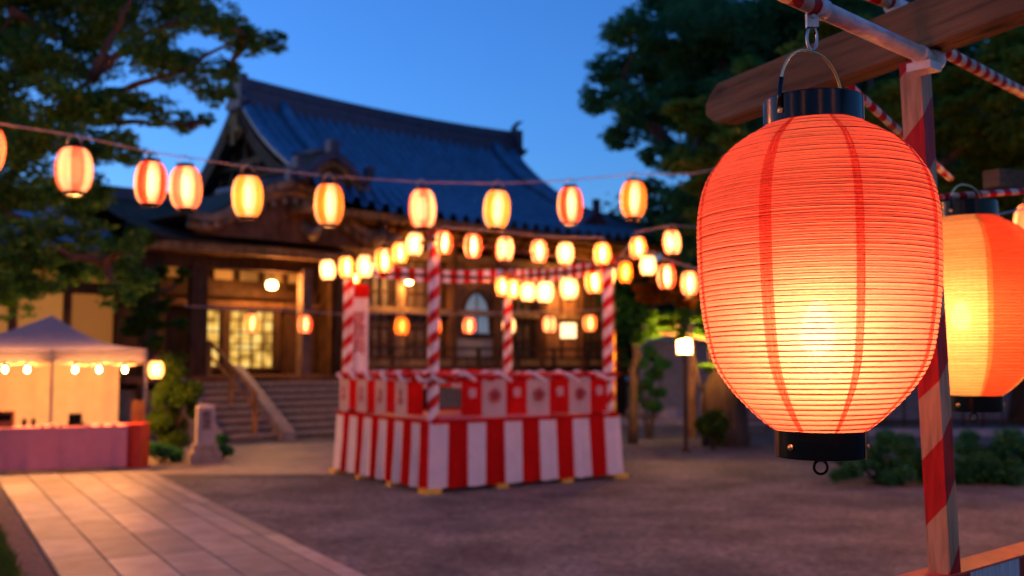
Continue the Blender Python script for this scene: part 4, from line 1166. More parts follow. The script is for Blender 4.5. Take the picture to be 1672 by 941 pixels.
for (x, y), hh in zip(((0, 0), (LF, 0), (0, LS), (LF, LS)), HPST):
    b = MB(); x += 0.09 if x == 0 else -0.09; y += 0.09 if y == 0 else -0.09; b.tube([(x, y, 0.05), (x, y, 1.3), (x, y, 2.4), (x, y, hh)], 0.082, 16); b.build('corner_post', M['poststripe'], stage)
    b = MB(); b.lathe([(0.05, 0), (0.1, 0.02), (0.1, 0.06), (0.03, 0.1)], 14, c=(x, y, hh), cap0=True, cap1=True); b.build('post_cap', M['goldwood'], stage)
corners = [(0, 0), (LF, 0), (LF, LS), (0, LS)]
hts = [3.5, 3.3, 3.3, 3.28]
for i in range(4):
    (xa, ya), (xb, yb) = corners[i], corners[(i + 1) % 4]
    b = MB(); b.tube([(xa, ya, hts[i]), (xb, yb, hts[(i + 1) % 4])], 0.03, 8); b.build('top_rail', M['goldwood' if i in (3,) else 'darkwood'], stage)
    b = MB(); b.tube([(xa, ya, 1.60), (xb, yb, 1.60)], 0.03, 8); b.build('guard_rail', M['redwood'], stage)
    # garland of twisted red and white cloth over the guard rail
    q = MB(); n = 60
    for s in (0, 1):
        P = []
        for k in range(n + 1):
            t = k / n; ph = t * 34 + s * PI
            sag = -0.055 * abs(math.sin(t * PI * 6))
            P.append(Vector((xa + (xb - xa) * t, ya + (yb - ya) * t, 1.60 + sag)) + Vector((0.04 * math.cos(ph) * (ya != yb), 0.04 * math.cos(ph) * (xa != xb), 0.04 * math.sin(ph))))
        q.tube(P, 0.032, 7, s)
    q.build('garland', [M['red'], M['white']], stage)
# back banner band near the top: back and right-back sides
for (A, B_) in (((0, LS), (LF, LS)), ((LF, LS), (LF, 0))):
    A, B_ = Vector((*A, 0)), Vector((*B_, 0))
    def fn(u, v):
        p = A.lerp(B_, u); sag = -0.10 * math.sin(PI * u)
        return (p.x + 0.02 * math.sin(u * 60), p.y + 0.02 * math.sin(u * 60), 3.27 + sag + 0.22 * v)
    q = MB(); q.grid(fn, 120, 2, mifun=lambda i, j: (i // 5) % 2); q.build('striped_banner', [M['white'], M['red']], stage)
# cloth panels on the guard rail
M['mark_r'] = mat('red_print', (0.45, 0.03, 0.02), 0.7); M['mark_w'] = mat('white_print', (0.7, 0.55, 0.5), 0.7)
def rail_cloth(A, B_, seq, z0, z1, out, txt):
    A, B_ = Vector((*A, 0)), Vector((*B_, 0)); d = (B_ - A).normalized(); nrm = Vector((d.y, -d.x, 0))
    tot = sum(w for w, _ in seq); pos = 0
    ang = math.atan2(d.y, d.x)
    for i, (w, c) in enumerate(seq):
        u0, u1 = pos / tot, (pos + w) / tot; pos += w
        P0_, P1_ = A.lerp(B_, u0), A.lerp(B_, u1); W = (P1_ - P0_).length
        def fn(u, v):
            p = P0_.lerp(P1_, u) + nrm * (out + 0.012 * math.sin(u * PI * 3) * (1 - v)); return (p.x, p.y, z0 + (z1 - z0) * v - (0.03 if c == 'w' else 0) * (1 - v))
        q = MB(); q.grid(fn, 12, 4); o = q.build('cloth_panel', M['offwhite' if c == 'w' else 'red'], stage)
        cpt = P0_.lerp(P1_, 0.5) + nrm * (out + 0.022)
        if txt and c == 'w':
            k = MB()
            for j in range(5):
                a = 2 * PI * j / 5 + PI / 2
                k.lathe([(0.0, 0.0), (0.033, 0.004), (0.0, 0.008)], 10, c=(0.055 * math.cos(a), 0.055 * math.sin(a), 0))
            k.lathe([(0.0, 0.0), (0.022, 0.004), (0.0, 0.008)], 10)
            k.tube([(0.1 * math.cos(2 * PI * j / 24), 0.1 * math.sin(2 * PI * j / 24), 0.004) for j in range(24)], 0.006, 4, closed=True)
            oo = k.build('flower_crest', M['mark_r'], o)
            oo.location = (cpt.x, cpt.y, (z0 + z1) / 2 + 0.02); oo.rotation_euler = (PI / 2, 0, ang)
        elif txt:
            text_mesh('祭', 0.15, 'printed_character', M['mark_w'], o, (cpt.x, cpt.y, (z0 + z1) / 2 + 0.05), (PI / 2, 0, ang))
        else:
            if c == 'w': text_mesh('奉\n納', 0.13, 'printed_character', M['mark_r'], o, (cpt.x, cpt.y, (z0 + z1) / 2), (PI / 2, 0, ang))
rail_cloth((LF * 0.14, 0), (LF * 0.93, 0), [(0.85, 'r'), (1, 'w'), (0.9, 'r'), (1, 'w'), (0.9, 'r'), (1, 'w'), (0.8, 'r')], 1.04, 1.55, 0.05, True)
rail_cloth((0, LS * 0.97), (0, LS * 0.04), [(1, 'w'), (0.8, 'r')] * 4 + [(0.5, 'r')], 1.05, 1.53, 0.05, False)
rail_cloth((LF * 0.97, LS), (LF * 0.03, LS), [(1, 'w'), (1.6, 'r')] * 4, 1.36, 1.66, 0.05, False)
rail_cloth((LF, LS * 0.05), (LF, LS * 0.97), [(1, 'r'), (1, 'w')] * 4, 1.06, 1.55, 0.05, False)
# vertical banner behind the left post
bp_ = N0 + e1 * 0.28 + e2 * (LS - 0.05)
t = thing('vertical_banner', 'tall white banner with red characters hanging behind the left stage post', 'banner', (bp_.x, bp_.y, 0), R(10))
b = MB(); b.grid(lambda u, v: (-0.17 + 0.34 * u, 0.012 * math.sin(u * 9 + v * 4), 1.62 + 1.45 * v), 10, 20, mifun=lambda i, j: 1 if j > 16 else 0); b.build('banner_cloth', [M['white'], M['red']], t)
b = MB(); b.tube([(-0.2, 0, 3.08), (0.2, 0, 3.08)], 0.015, 8); b.build('banner_rod', M['goldwood'], t)
text_mesh('夏\n祭\n典', 0.27, 'banner_writing', M['mark_r'], t, (0, -0.03, 2.25), (PI / 2, 0, 0))

def sw(x, y, z): return N0 + e1 * x + e2 * y + Vector((0, 0, z))
# lantern rows of the stage
def row(lst, group, Yfun, base=None):
    out = []
    for px, py, w, h, kd, lab in lst: out.append(lantern(px, py, w, Yfun(px), kd, lab, group, h))
    return out
yN, yL, yR, yB = N0.y, sw(0, LS, 0).y, sw(LF, 0, 0).y, sw(LF, LS, 0).y
def Yseg(px, ax, ay, bx, by): return ay + (by - ay) * (px - ax) / (bx - ax)
r = row([(677, 399, 31, 40, 'cream', 'brightest cream lantern right beside the near post of the stage, left side'), (653, 413, 28, 36, 'yellow', 'small yellow lantern second from the near post, left side of the stage'),
         (627, 426, 33, 43, 'yelloworange', 'orange rimmed lantern in the middle of the left side of the stage'), (596, 435, 28, 40, 'cream', 'cream lantern fourth from the near post, left side of the stage'),
         (566, 437, 28, 38, 'yellow', 'yellow lantern just right of the left stage post'), (535, 441, 27, 35, 'white', 'white lantern just left of the left stage post')],
        'lanterns along the left side of the stage', lambda px: Yseg(px, 702, yN, 552, yL) - 0.1)
r = row([(725, 397, 29, 40, 'red', 'red lantern directly right of the near stage post'), (772, 402, 31, 42, 'red', 'dark red lantern second on the front of the stage'),
         (824, 407, 32, 42, 'palepink', 'cream lantern with pink rim over the middle of the stage front'), (880, 411, 29, 40, 'pink', 'pink lantern right of the middle of the stage front'),
         (923, 414, 30, 38, 'cream', 'cream lantern fifth on the front of the stage'), (983, 415, 30, 38, 'yellow', 'yellow lantern next to the right stage post'),
         (1042, 405, 30, 38, 'yelloworange', 'orange lantern first beyond the right stage post on the upper cable'), (1097, 396, 31, 42, 'palepink', 'pale pink lantern near the trees at the end of the upper cable')],
        'lanterns along the front of the stage', lambda px: Yseg(px, 702, yN, 1010, yR) - 0.1)
cable([sw(0, 0, 3.52)] + r[:6] + [sw(LF, 0, 3.32)] + r[6:] + [at(1150, 372, 17.6), at(1200, 362, 18.2)], 'thin cable of lanterns along the stage front running on to the trees', 0.008)
r = row([(1058, 434, 28, 34, 'white', 'small white lantern right of the right stage post'), (1088, 452, 32, 42, 'red', 'red lantern lowest but one before the large lantern'), (1126, 463, 30, 42, 'pink', 'pink lantern partly touching the left rim of the large lantern')],
        'lanterns on the cable falling to the right', lambda px: Yseg(px, 1010, yR, 1126, 14.0))
cable([sw(LF, 0, 3.32)] + r + [at(1300, 470, 12.8), at(1450, 452, 11.8)] + [lantern(q_, py_, 44, Y_, 'bright', l_, 'lanterns on the cable falling to the right', 58) for q_, py_, Y_, l_ in ((1790, 420, 10.6, 'first lantern beyond the right edge of the photo'), (1900, 400, 9.6, 'second lantern beyond the right edge of the photo'), (2040, 380, 8.6, 'last lantern of the falling cable, outside the photo'))] + [at(2200, 330, 8.0)], 'cable of three lanterns falling from the right stage post', 0.008)  # last three lanterns added out of view to light the right trees
row([(580, 455, 16, 20, 'yellow', 'tiny yellow lantern at the left stage post under the others')], 'lanterns along the left side of the stage', lambda px: yL + 0.2)
row([(820, 468, 23, 34, 'yelloworange', 'slim orange lantern just right of the back stage post'), (838, 472, 23, 34, 'yellow', 'yellow lantern second from the back stage post'), (862, 477, 28, 34, 'cream', 'cream lantern third from the back stage post'),
     (890, 477, 30, 38, 'white', 'bright lantern fourth from the back stage post'), (929, 471, 32, 40, 'cream', 'bright cream lantern fifth from the back stage post'), (970, 460, 33, 42, 'yelloworange', 'large orange rimmed lantern sixth from the back stage post'),
     (994, 450, 23, 36, 'cream', 'cream lantern seventh from the back post, near the right post'), (924, 424, 16, 20, 'yellow', 'tiny yellow lantern under the striped band'), (1021, 445, 24, 38, 'orange', 'orange lantern half hidden by the right stage post')],
    'lanterns along the back of the stage', lambda px: Yseg(px, 815, yB, 1010, yR + 0.3) - (0.15 if px < 1000 else -0.4))
r = row([(411, 528, 25, 34, 'yelloworange', 'orange lantern hanging before the glowing temple doors'), (498, 530, 24, 31, 'red', 'red lantern hanging by the pale porch pillar'), (582, 533, 20, 27, 'red', 'small red lantern in front of the white banner'),
     (656, 533, 25, 31, 'orange', 'orange lantern in front of the lamp lit temple pillar'), (711, 533, 20, 28, 'yelloworange', 'small orange lantern half behind the near stage post'), (766, 532, 22, 28, 'red', 'small red lantern below the bell shaped window'),
     (831, 532, 24, 28, 'white', 'small white lantern right of the back stage post, low row'), (897, 530, 24, 28, 'palepink', 'small cream lantern before the brown temple doors, low row'), (963, 528, 24, 28, 'yelloworange', 'small peach lantern at the right of the low row')],
    'small lanterns in the low row before the temple', lambda px: Yseg(px, 411, 19.0, 963, 22.0))
cable([at(300, 500, 18.4)] + r + [at(1010, 505, 22.3)], 'low cable of small lanterns in front of the temple', 0.008)
# square lantern by the temple door
p = at(928, 540, 23.5)
t = thing('square_lantern', 'small square lantern glowing beside the brown temple doors', 'lantern', p, TZ)
MB().box((0, 0, 0), (0.26, 0.26, 0.36)).build('lamp_shade', glow('square_glass', (1, 0.62, 0.28), 0.9), t)
MB().box((0, 0, 0.2), (0.34, 0.34, 0.05)).box((0, 0, -0.2), (0.3, 0.3, 0.04)).build('frame', M['darkwood'], t)
MB().tube([(0, 0, 0.2), (0, 0, 1.3)], 0.01, 6).build('hanging_rod', M['darkwood'], t)
# round lantern beside the tent
lantern(255, 604, 25, 17.0, 'cream', 'round glowing lantern hanging at the right corner of the stall', 'lanterns by the stall', 30)
# striped post seen behind the right corner of the stage
p = gp(998, 735); M['post2'] = stripe_mat('yellow_post_stripe', (0.35, 0.08, 0.01), (0.62, 0.36, 0.05), 0.34, 0.6)
t = thing('yellow_post', 'yellow banded post seen just left of the right stage post', 'post', p)
MB().tube([(0, 0, 0), (0, 0, 1.4), (0, 0, 3.5)], 0.1, 14).build('shaft', M['post2'], t)
MB().lathe([(0.05, 3.5), (0.13, 3.52), (0.13, 3.57), (0.02, 3.66)], 14, cap0=True, cap1=True).build('cap', M['goldwood'], t)

# ------------------------------------------------------------------ the foreground timber frame
PB = Vector((0.415, -0.91, 0)).normalized()                 # beam direction, towards the camera's right
postP = Vector((0.928, 2.25, 0))
PH = EYE + 0.70                                              # underside of the beam
M['poststr'] = stripe_mat('square_post_stripe', (0.44, 0.014, 0.009), (0.50, 0.27, 0.13), 0.290, 1.05, 0.096, wood=True)
M['polestr'] = stripe_mat('pole_stripe', (0.52, 0.015, 0.015), (0.76, 0.58, 0.44), 0.072, 0.35)
frame = thing('timber_frame', 'timber frame with striped post, heavy brown beam and white pole in the right foreground', 'frame', postP, 0)
yaw = R(-138.4) + PI / 2 + R(0)
# heavy beam with chamfered end
def beam_mesh():
    b = MB(); L0 = (Vector((0.613, 2.94, 0)) - postP).dot(PB); L1 = 1.35
    nrm = Vector((PB.y, -PB.x, 0)); w = 0.075; h = 0.118; z0 = EYE + 0.698
    secs = [(L0, 0.28, 0.62), (L0 + 0.03, 0.1, 0.85), (L0 + 0.055, 0.0, 1.0)]
    secs += [(L0 + 0.1 + (L1 - L0) * i / 12, 0.0, 1.0) for i in range(13)]
    rg = random.Random(5)
    for (l, zlo, zhi) in secs:
        c = PB * l + Vector((0, 0, z0))
        j = rg.uniform(-0.0015, 0.0015)
        ring = []
        for (sx, sz) in ((-0.5, zlo), (-0.44, zlo - 0.0), (0.44, zlo), (0.5, zlo + 0.04), (0.5, zhi - 0.04), (0.44, zhi), (-0.44, zhi), (-0.5, zhi - 0.04), (-0.5, zlo + 0.04)):
            if (sx, sz) == (-0.5, zlo): continue
            ring.append(c + nrm * (sx * w + j) + Vector((0, 0, sz * h)))
        b.add(ring)
    n = 8
    for i in range(len(secs) - 1):
        for k in range(n):
            b.face((i * n + k, i * n + (k + 1) % n, (i + 1) * n + (k + 1) % n, (i + 1) * n + k))
    b.face([k for k in range(n)][::-1]); b.face([(len(secs) - 1) * n + k for k in range(n)])
    return b
def local_wood(name, c, ang):
    m = wood_mat(name, c, 9, None, 0.75, 0.7)
    nt = m.node_tree
    for n in [x for x in nt.nodes if x.type == 'TEX_NOISE']:
        tc = nt.nodes.new("ShaderNodeTexCoord"); mp = nt.nodes.new("ShaderNodeMapping"); mp.vector_type = 'POINT'
        mp.inputs["Rotation"].default_value = (0, 0, ang); 
        mp2 = nt.nodes.new("ShaderNodeMapping"); mp2.inputs["Scale"].default_value = (0.35, 5, 6) if n.inputs["Scale"].default_value > 5 else (1, 1, 1)
        nt.links.new(tc.outputs["Object"], mp.inputs["Vector"]); nt.links.new(mp.outputs[0], mp2.inputs["Vector"]); nt.links.new(mp2.outputs[0], n.inputs["Vector"])
    return m
def add_knots(m):
    nt = m.node_tree; b_ = nt.nodes["Principled BSDF"]; lk = b_.inputs["Base Color"].links[0].from_socket
    mp = nt.nodes.new("ShaderNodeMapping"); mp.inputs["Rotation"].default_value = (0, 0, -math.atan2(PB.y, PB.x)); tc = nt.nodes.new("ShaderNodeTexCoord")
    m2 = nt.nodes.new("ShaderNodeMapping"); m2.inputs["Scale"].default_value = (0.35, 1, 1)
    v = nt.nodes.new("ShaderNodeTexVoronoi"); v.inputs["Scale"].default_value = 10
    nt.links.new(tc.outputs["Object"], mp.inputs["Vector"]); nt.links.new(mp.outputs[0], m2.inputs["Vector"]); nt.links.new(m2.outputs[0], v.inputs["Vector"])
    r = ramp(nt, v.outputs["Distance"], [(0.06, (0.15, 0.12, 0.1)), (0.22, (1, 1, 1))])
    x = nt.nodes.new("ShaderNodeMix"); x.data_type = 'RGBA'; x.blend_type = 'MULTIPLY'; x.inputs[0].default_value = 1
    nt.links.new(lk, x.inputs[6]); nt.links.new(r.outputs[0], x.inputs[7]); nt.links.new(x.outputs[2], b_.inputs["Base Color"])
M['beamwood2'] = local_wood('weathered_beam', (0.16, 0.08, 0.034), -math.atan2(PB.y, PB.x))
add_knots(M['beamwood2'])
bo = beam_mesh().build('crossbeam', M['beamwood2'], frame)
# eye bolt on the beam face
nb = Vector((-0.91, -0.415, 0))
eb = MB(); cpt = at(1471, 52, 2.27) - postP
eb.tube([cpt + Vector((PB.x * 0.013 * math.cos(a), PB.y * 0.013 * math.cos(a), 0.013 * math.sin(a))) + nb * 0.008 for a in np.linspace(0, 2 * PI, 16, endpoint=False)], 0.0035, 6, closed=True); eb.build('eye_bolt', M['steel'], frame)
# square post
b = MB(); b.box((0, 0, (PH - 0.015) / 2), (0.050, 0.050, PH - 0.015), Matrix.Rotation(yaw, 3, 'Z'))
b.v = [(x + 0.028 * (PH - z) , y, z) for x, y, z in b.v]
zt_ = PH - 0.015
b = MB()
for k in range(12):
    z0_, z1_ = zt_ * k / 12, zt_ * (k + 1) / 12
    i0 = len(b.f)
    b.box((0, 0, (z0_ + z1_) / 2), (0.050, 0.050, z1_ - z0_), Matrix.Rotation(yaw, 3, 'Z'))
    b.v[-8:] = [(x + 0.028 * (PH - z), y, z) for x, y, z in b.v[-8:]]
    wv = lambda z: z - zt_ / 2 + 0.145 * min(1, max(0, (z - 1.75) / 0.4))
    for q in range(4):
        b.uv[i0 + q] = [(u_, wv(z0_) if v_ < 0 else wv(z1_)) for u_, v_ in b.uv[i0 + q]]
    keep = list(range(i0, i0 + 4)) + ([i0 + 5] if k == 11 else []) 
    b.f = b.f[:i0] + [b.f[i] for i in keep]; b.m = b.m[:len(b.f)]; b.smooth = b.smooth[:len(b.f)]; b.uv = b.uv[:i0] + [b.uv[i] for i in keep]
o = b.build('post', M['poststr'], frame)
# white pole and the striped continuation
pa = at(1333, 12, 1.86); pb_ = at(1510, 97, 2.17)
dp = (pb_ - pa).normalized(); dp.z = 0; dp.normalize()
zp = pa.z
pa = Vector((pa.x, pa.y, zp)); 
def al(l, dz=0): return pa + dp * l + Vector((0, 0, dz)) - postP
Lp = (Vector((pb_.x, pb_.y, zp)) - pa).length
b = MB(); b.tube([al(0.0), al(Lp * 0.35), al(Lp * 0.7), al(Lp + 0.045)], 0.0175, 20); b.build('white_pole', M['whitepaint'], frame)
b = MB(); b.tube([al(-1.2), al(-0.6), al(0.0)], 0.0172, 20); b.build('striped_pole', M['polestr'], frame)
b = MB()
b.tube([al(-0.006), al(0.026)], 0.0205, 20); b.build('pole_collar', M['whitepaint'], frame); b = MB()
b.tube([al(Lp + 0.02), al(Lp + 0.03), al(Lp + 0.055), al(Lp + 0.062)], [0.016, 0.024, 0.024, 0.019], 20)
b.tube([al(Lp * 0.93), al(Lp * 0.97), al(Lp)], 0.0195, 20)
b.build('pole_collar', M['whitepaint'], frame)
b = MB(); c = al(Lp * 0.99); b.box((c.x, c.y, zp - 0.026), (0.054, 0.054, 0.018), Matrix.Rotation(yaw, 3, 'Z')); b.build('post_bracket', M['whitepaint'], frame)
# striped pole emerging behind the beam to the right, and the one above
q0, q1 = at(1500, 62, 2.5), at(1720, 178, 3.3)
b = MB(); b.tube([q0 - postP, q0.lerp(q1, .5) - postP, q1 - postP], 0.0165, 16); b.build('striped_pole', M['polestr'], frame)
q0, q1 = at(1380, -25, 2.25), at(1500, 22, 2.42)
b = MB(); b.tube([q0 - postP, q1 - postP], 0.0165, 16); b.build('striped_pole', M['polestr'], frame)
c = at(1462, 12, 2.36) - postP; b = MB(); b.tube([c - dp * 0.02, c + dp * 0.02], 0.021, 16); b.build('pole_collar', M['whitepaint'], frame)
# diagonal pole running back behind the large lantern
q0, q1 = at(1362, 118, 2.5), at(1552, 292, 3.15)
b = MB(); b.tube([q0 - postP, q1 - postP], 0.011, 14); b.build('diagonal_pole', M['polestr'], frame)
q0, q1 = at(1535, 322, 3.2), at(1760, 306, 3.5)
b = MB(); b.tube([q0 - postP, q1 - postP], 0.011, 14); b.build('rear_pole', M['polestr'], frame)
# lower rail
M['railred'] = mat('red_rail_top', (0.5, 0.05, 0.02), 0.45, 0.2, 20, bump=0.2)
ra, rb = at(1455, 962, 2.12), at(1760, 905, 2.75); ra.z = rb.z = (ra.z + rb.z) / 2; ra = ra + (ra - rb) * 0.7
b = MB(); b.beam(ra - postP, rb - postP, 0.075, 0.055)
o = b.build('lower_rail', stripe_mat('rail_stripe', (0.50, 0.03, 0.015), (0.6, 0.5, 0.44), 0.5, 0.0, 0.12, wood=True), frame)
b = MB(); b.beam(ra - postP + Vector((0, 0, 0.030)), rb - postP + Vector((0, 0, 0.030)), 0.076, 0.005); b.build('rail_top', M['railred'], frame)
# second timber further back
t = thing('rear_timber', 'short end of a brown timber showing above the second lantern', 'beam', at(1645, 292, 4.2))
b = MB(); b.beam((-0.07, 0, 0), (0.9, 0.5, 0.05), 0.08, 0.075); b.build('beam', M['beamwood2'], t)
b = MB(); b.box((0.8, 0.45, -1.1), (0.06, 0.06, 2.2)); b.build('support', M['darkwood'], t)

# carabiner with hanging strap
hx = at(1326, 40, 1.86)
t = thing('carabiner', 'steel spring hook clipped between the pole and the large lantern handle', 'hook', (hx.x, hx.y, hx.z))
top = zp - hx.z
b = MB(); b.box((0, 0, top - 0.026), (0.022, 0.013, 0.028)); b.tube([(-0.0, -0.008, top - 0.02), (0, -0.011, top - 0.02)], 0.004, 8); b.build('clamp', M['whitepaint'], t)
zb, zt = at(1326, 82, 1.86).z - hx.z, top - 0.038
P = []
for i in range(28):
    a = 2 * PI * i / 28; P.append(Vector((0.0095 * math.cos(a), 0.002, (zt + zb) / 2 + (zt - zb) / 2 * math.sin(a) * (1.0))))
b = MB(); b.tube(P, 0.0032, 8, closed=True); b.build('hook_body', M['steel'], t)
b = MB(); b.tube([(0.004, 0.002, zt - 0.004), (0.006, 0.002, (zt + zb) / 2 + 0.008)], 0.0026, 8); b.build('gate', M['black'], t)

# ------------------------------------------------------------------ the two big lanterns
def big_paper(name, c, clear=0.42, fib=1.0):
    m, nt, b, out = new_mat(name)
    n = noise(nt, 16, 9, stretch=(1, 1, 4.5), rough=0.72); n.inputs["Distortion"].default_value = 1.2
    n2 = noise(nt, 150, 3, stretch=(1, 1, 2))
    f = 0.14 * fib
    r = ramp(nt, n.outputs[0], [(0.28, tuple(x * (1 - 2.2 * f) for x in c)), (0.5, tuple(x * (1 - 0.35 * f) for x in c)), (0.72, c)])
    r2 = ramp(nt, n2.outputs[0], [(0.3, (0.86, 0.84, 0.82)), (0.7, (1, 1, 1))])
    mx = nt.nodes.new("ShaderNodeMix"); mx.data_type = 'RGBA'; mx.blend_type = 'MULTIPLY'; mx.inputs[0].default_value = 1
    nt.links.new(r.outputs[0], mx.inputs[6]); nt.links.new(r2.outputs[0], mx.inputs[7])
    t = nt.nodes.new("ShaderNodeBsdfTranslucent"); d = nt.nodes.new("ShaderNodeBsdfDiffuse")
    nt.links.new(mx.outputs[2], t.inputs[0]); nt.links.new(mx.outputs[2], d.inputs[0])
    bp = nt.nodes.new("ShaderNodeBump"); bp.inputs["Strength"].default_value = 0.35; bp.inputs["Distance"].default_value = 0.002
    nt.links.new(n.outputs[0], bp.inputs["Height"]); nt.links.new(bp.outputs[0], d.inputs["Normal"]); nt.links.new(bp.outputs[0], t.inputs["Normal"])
    ms = nt.nodes.new("ShaderNodeMixShader"); ms.inputs[0].default_value = 0.6
    nt.links.new(d.outputs[0], ms.inputs[1]); nt.links.new(t.outputs[0], ms.inputs[2])
    tr = nt.nodes.new("ShaderNodeBsdfTransparent"); tr.inputs[0].default_value = (*[min(1, x ** 0.45) for x in c], 1)
    m2 = nt.nodes.new("ShaderNodeMixShader"); m2.inputs[0].default_value = clear
    nt.links.new(ms.outputs[0], m2.inputs[1]); nt.links.new(tr.outputs[0], m2.inputs[2])
    nt.links.new(m2.outputs[0], out.inputs["Surface"])
    return m
M['hp_red'] = big_paper('hero_red_paper', (0.98, 0.20, 0.125))
M['hp_pale'] = big_paper('hero_pale_paper', (0.99, 0.235, 0.14))
M['hp_seam'] = big_paper('hero_seam_paper', (0.92, 0.075, 0.04))
M['sp_cream'] = big_paper('second_cream_paper', (0.98, 0.50, 0.17))
M['sp_red'] = big_paper('second_red_paper', (0.95, 0.11, 0.035))
M['sp_seam'] = big_paper('second_seam_paper', (0.85, 0.26, 0.06))
HP = [(0, .40), (12, .50), (28, .635), (45, .745), (65, .83), (100, .935), (150, .992), (200, 1.0), (250, .995), (300, .975), (335, .95), (370, .915), (395, .873), (420, .80), (445, .70), (470, .575), (490, .46), (503, .37)]
def barrel(s, r, ct, cb):
    """radius of the big lanterns at height s (-1 bottom .. 1 top)"""
    y = (1 - s) / 2 * 503
    xs = [p[0] for p in HP]; k = 0
    while k < len(HP) - 2 and y > xs[k + 1]: k += 1
    def P(i): return HP[max(0, min(len(HP) - 1, i))]
    (x0, a), (x1, b_) = P(k), P(k + 1)
    def sl(i):
        (xa, ya), (xb, yb) = P(i - 1), P(i + 1)
        return (yb - ya) / (xb - xa)
    h = x1 - x0; t = (y - x0) / h; m0, m1 = sl(k) * h, sl(k + 1) * h
    v = (2*t**3 - 3*t*t + 1) * a + (t**3 - 2*t*t + t) * m0 + (3*t*t - 2*t**3) * b_ + (t**3 - t*t) * m1
    return v * r
def big_lantern(label, loc, r, h, cap_t, cap_b, nrib, mats, seams, panel_of, rz, power, bulb, hang_h, hside, wirec, seamw=2.6):
    t = thing('large_lantern' if r > 0.2 else 'paper_lantern', label, 'lantern', loc, rz)
    nseg = 180; step = 6
    base = []
    n = nrib * step
    for i in range(n + 1):
        s = -1 + 2 * i / n
        cr = cap_t if s > 0 else cap_b
        rr = barrel(s, r, cap_t, cap_b)
        ph = (i / step) % 1.0
        rr += 0.0022 * (math.sin(PI * ph) - 0.5)
        base.append((rr, s * h / 2))
    def mf(j, i):
        a = (j + 0.5) * 360 / nseg
        for q, sa in enumerate(seams):
            d = (a - sa + 180) % 360 - 180
            if abs(d) < seamw: return 2
        k = sum(1 for sa in seams if a > sa) % len(seams)
        return panel_of(k)
    MB().lathe(base, nseg, mifun=mf).build('paper_shade', mats, t)
    # one continuous bamboo rib wound from bottom to top
    b = MB(); rg = random.Random(9); P = []; per = 64
    for i in range(nrib * per + 1):
        s = -1 + 2 * i / (nrib * per)
        rr = barrel(s, r, cap_t, cap_b) + 0.0001
        a = 2 * PI * i / per
        zz = s * h / 2 + 0.0007 * math.sin(i * 0.043) + 0.0006 * math.sin(i * 0.17 + 1)
        P.append(Vector((rr * math.cos(a), rr * math.sin(a), zz)))
    b.tube(P, 0.0012 * (r / 0.225), 5); b.build('rib', M[wirec], t)
    # seam stitches: thin threads down every seam
    b = MB()
    for sa in seams:
        for da in (-0.9, 1.4):
            P = []
            for i in range(61):
                s = -0.995 + 1.99 * i / 60
                rr = barrel(s, r, cap_t, cap_b) + 0.0014
                a = R(sa + da); P.append(Vector((rr * math.cos(a), rr * math.sin(a), s * h / 2)))
            b.tube(P, 0.0005 * (r / 0.225), 4)
    b.build('seam_thread', M[wirec], t)
    ch = r * 0.25
    def cap(rad, z0, nm, topc):
        b = MB()
        pr = [(rad - 0.005, z0 - ch / 2), (rad, z0 - ch / 2 + 0.001), (rad + 0.0012, z0 - ch / 2 + 0.003), (rad + 0.0012, z0 + ch / 2 - 0.003), (rad, z0 + ch / 2 - 0.001), (rad - 0.005, z0 + ch / 2)]
        for k_ in range(5): b.lathe(pr[k_:k_ + 2], 96)
        b.lathe([(0.001, z0 + (ch * 0.2 if topc else -ch * 0.35)), (rad - 0.004, z0 + (ch * 0.2 if topc else -ch * 0.35))], 48)
        b.lathe([(rad - 0.005, z0 + ch / 2), (rad - 0.005, z0 - ch / 2)], 72)
        o = b.build(nm, M['black'], t)
        for a in ((hside, hside + 180) if topc else (hside, hside + 180, hside + 120)):
            q = MB(); ca, sa_ = math.cos(R(a)), math.sin(R(a))
            q.lathe([(0.0, 0.0), (0.0055, 0.0), (0.0055, 0.003), (0.002, 0.0045), (0, 0.0045)], 12)
            k = len(q.v) - 12 * 5
            for v_i in range(k, len(q.v)):
                x, y, z = q.v[v_i]
                q.v[v_i] = ((rad + 0.001 + z) * ca - y * sa_, (rad + 0.001 + z) * sa_ + y * ca, z0 - ch * 0.1 + x)
            q.build('rivet', M['brass'], o)
        s = MB()
        a0 = R(hside + (118 if topc else 108)); 
        s.grid(lambda u, v: ((rad + 0.003) * math.cos(a0 + 0.07 * (u - .5)), (rad + 0.003) * math.sin(a0 + 0.07 * (u - .5)), z0 + ch * (v - 0.5) * 0.96), 3, 1)
        s.build('cap_clasp', M['brass'], o)
        return o
    cap(cap_t, h / 2 + ch * 0.38, 'top_cap', True); cap(cap_b, -h / 2 - ch * 0.40, 'bottom_cap', False)
    # wire handle
    zc = h / 2 + ch * 0.38; A = Vector((math.cos(R(hside)), math.sin(R(hside)), 0)) * (cap_t + 0.004)
    hp_ = MB(); P = []
    for i in range(25):
        a = PI * i / 24
        sq = math.copysign(abs(math.cos(a)) ** 0.85, math.cos(a))
        P.append(A * sq + Vector((0, 0, zc + (hang_h) * math.sin(a) ** 0.8)))
    hp_.tube(P, 0.0026 * (r / 0.225), 8); ho = hp_.build('handle', M['wire'], t)
    g = MB(); g.tube([P[0], P[1], P[2], P[3]], 0.0048 * (r / 0.225), 8); g.build('handle_sleeve', M['black'], ho)
    # ring at the bottom
    zb_ = -h / 2 - ch * 0.9
    k = MB(); k.lathe([(0.006, zb_ + 0.002), (0.006, zb_ - 0.006), (0.002, zb_ - 0.008)], 10)
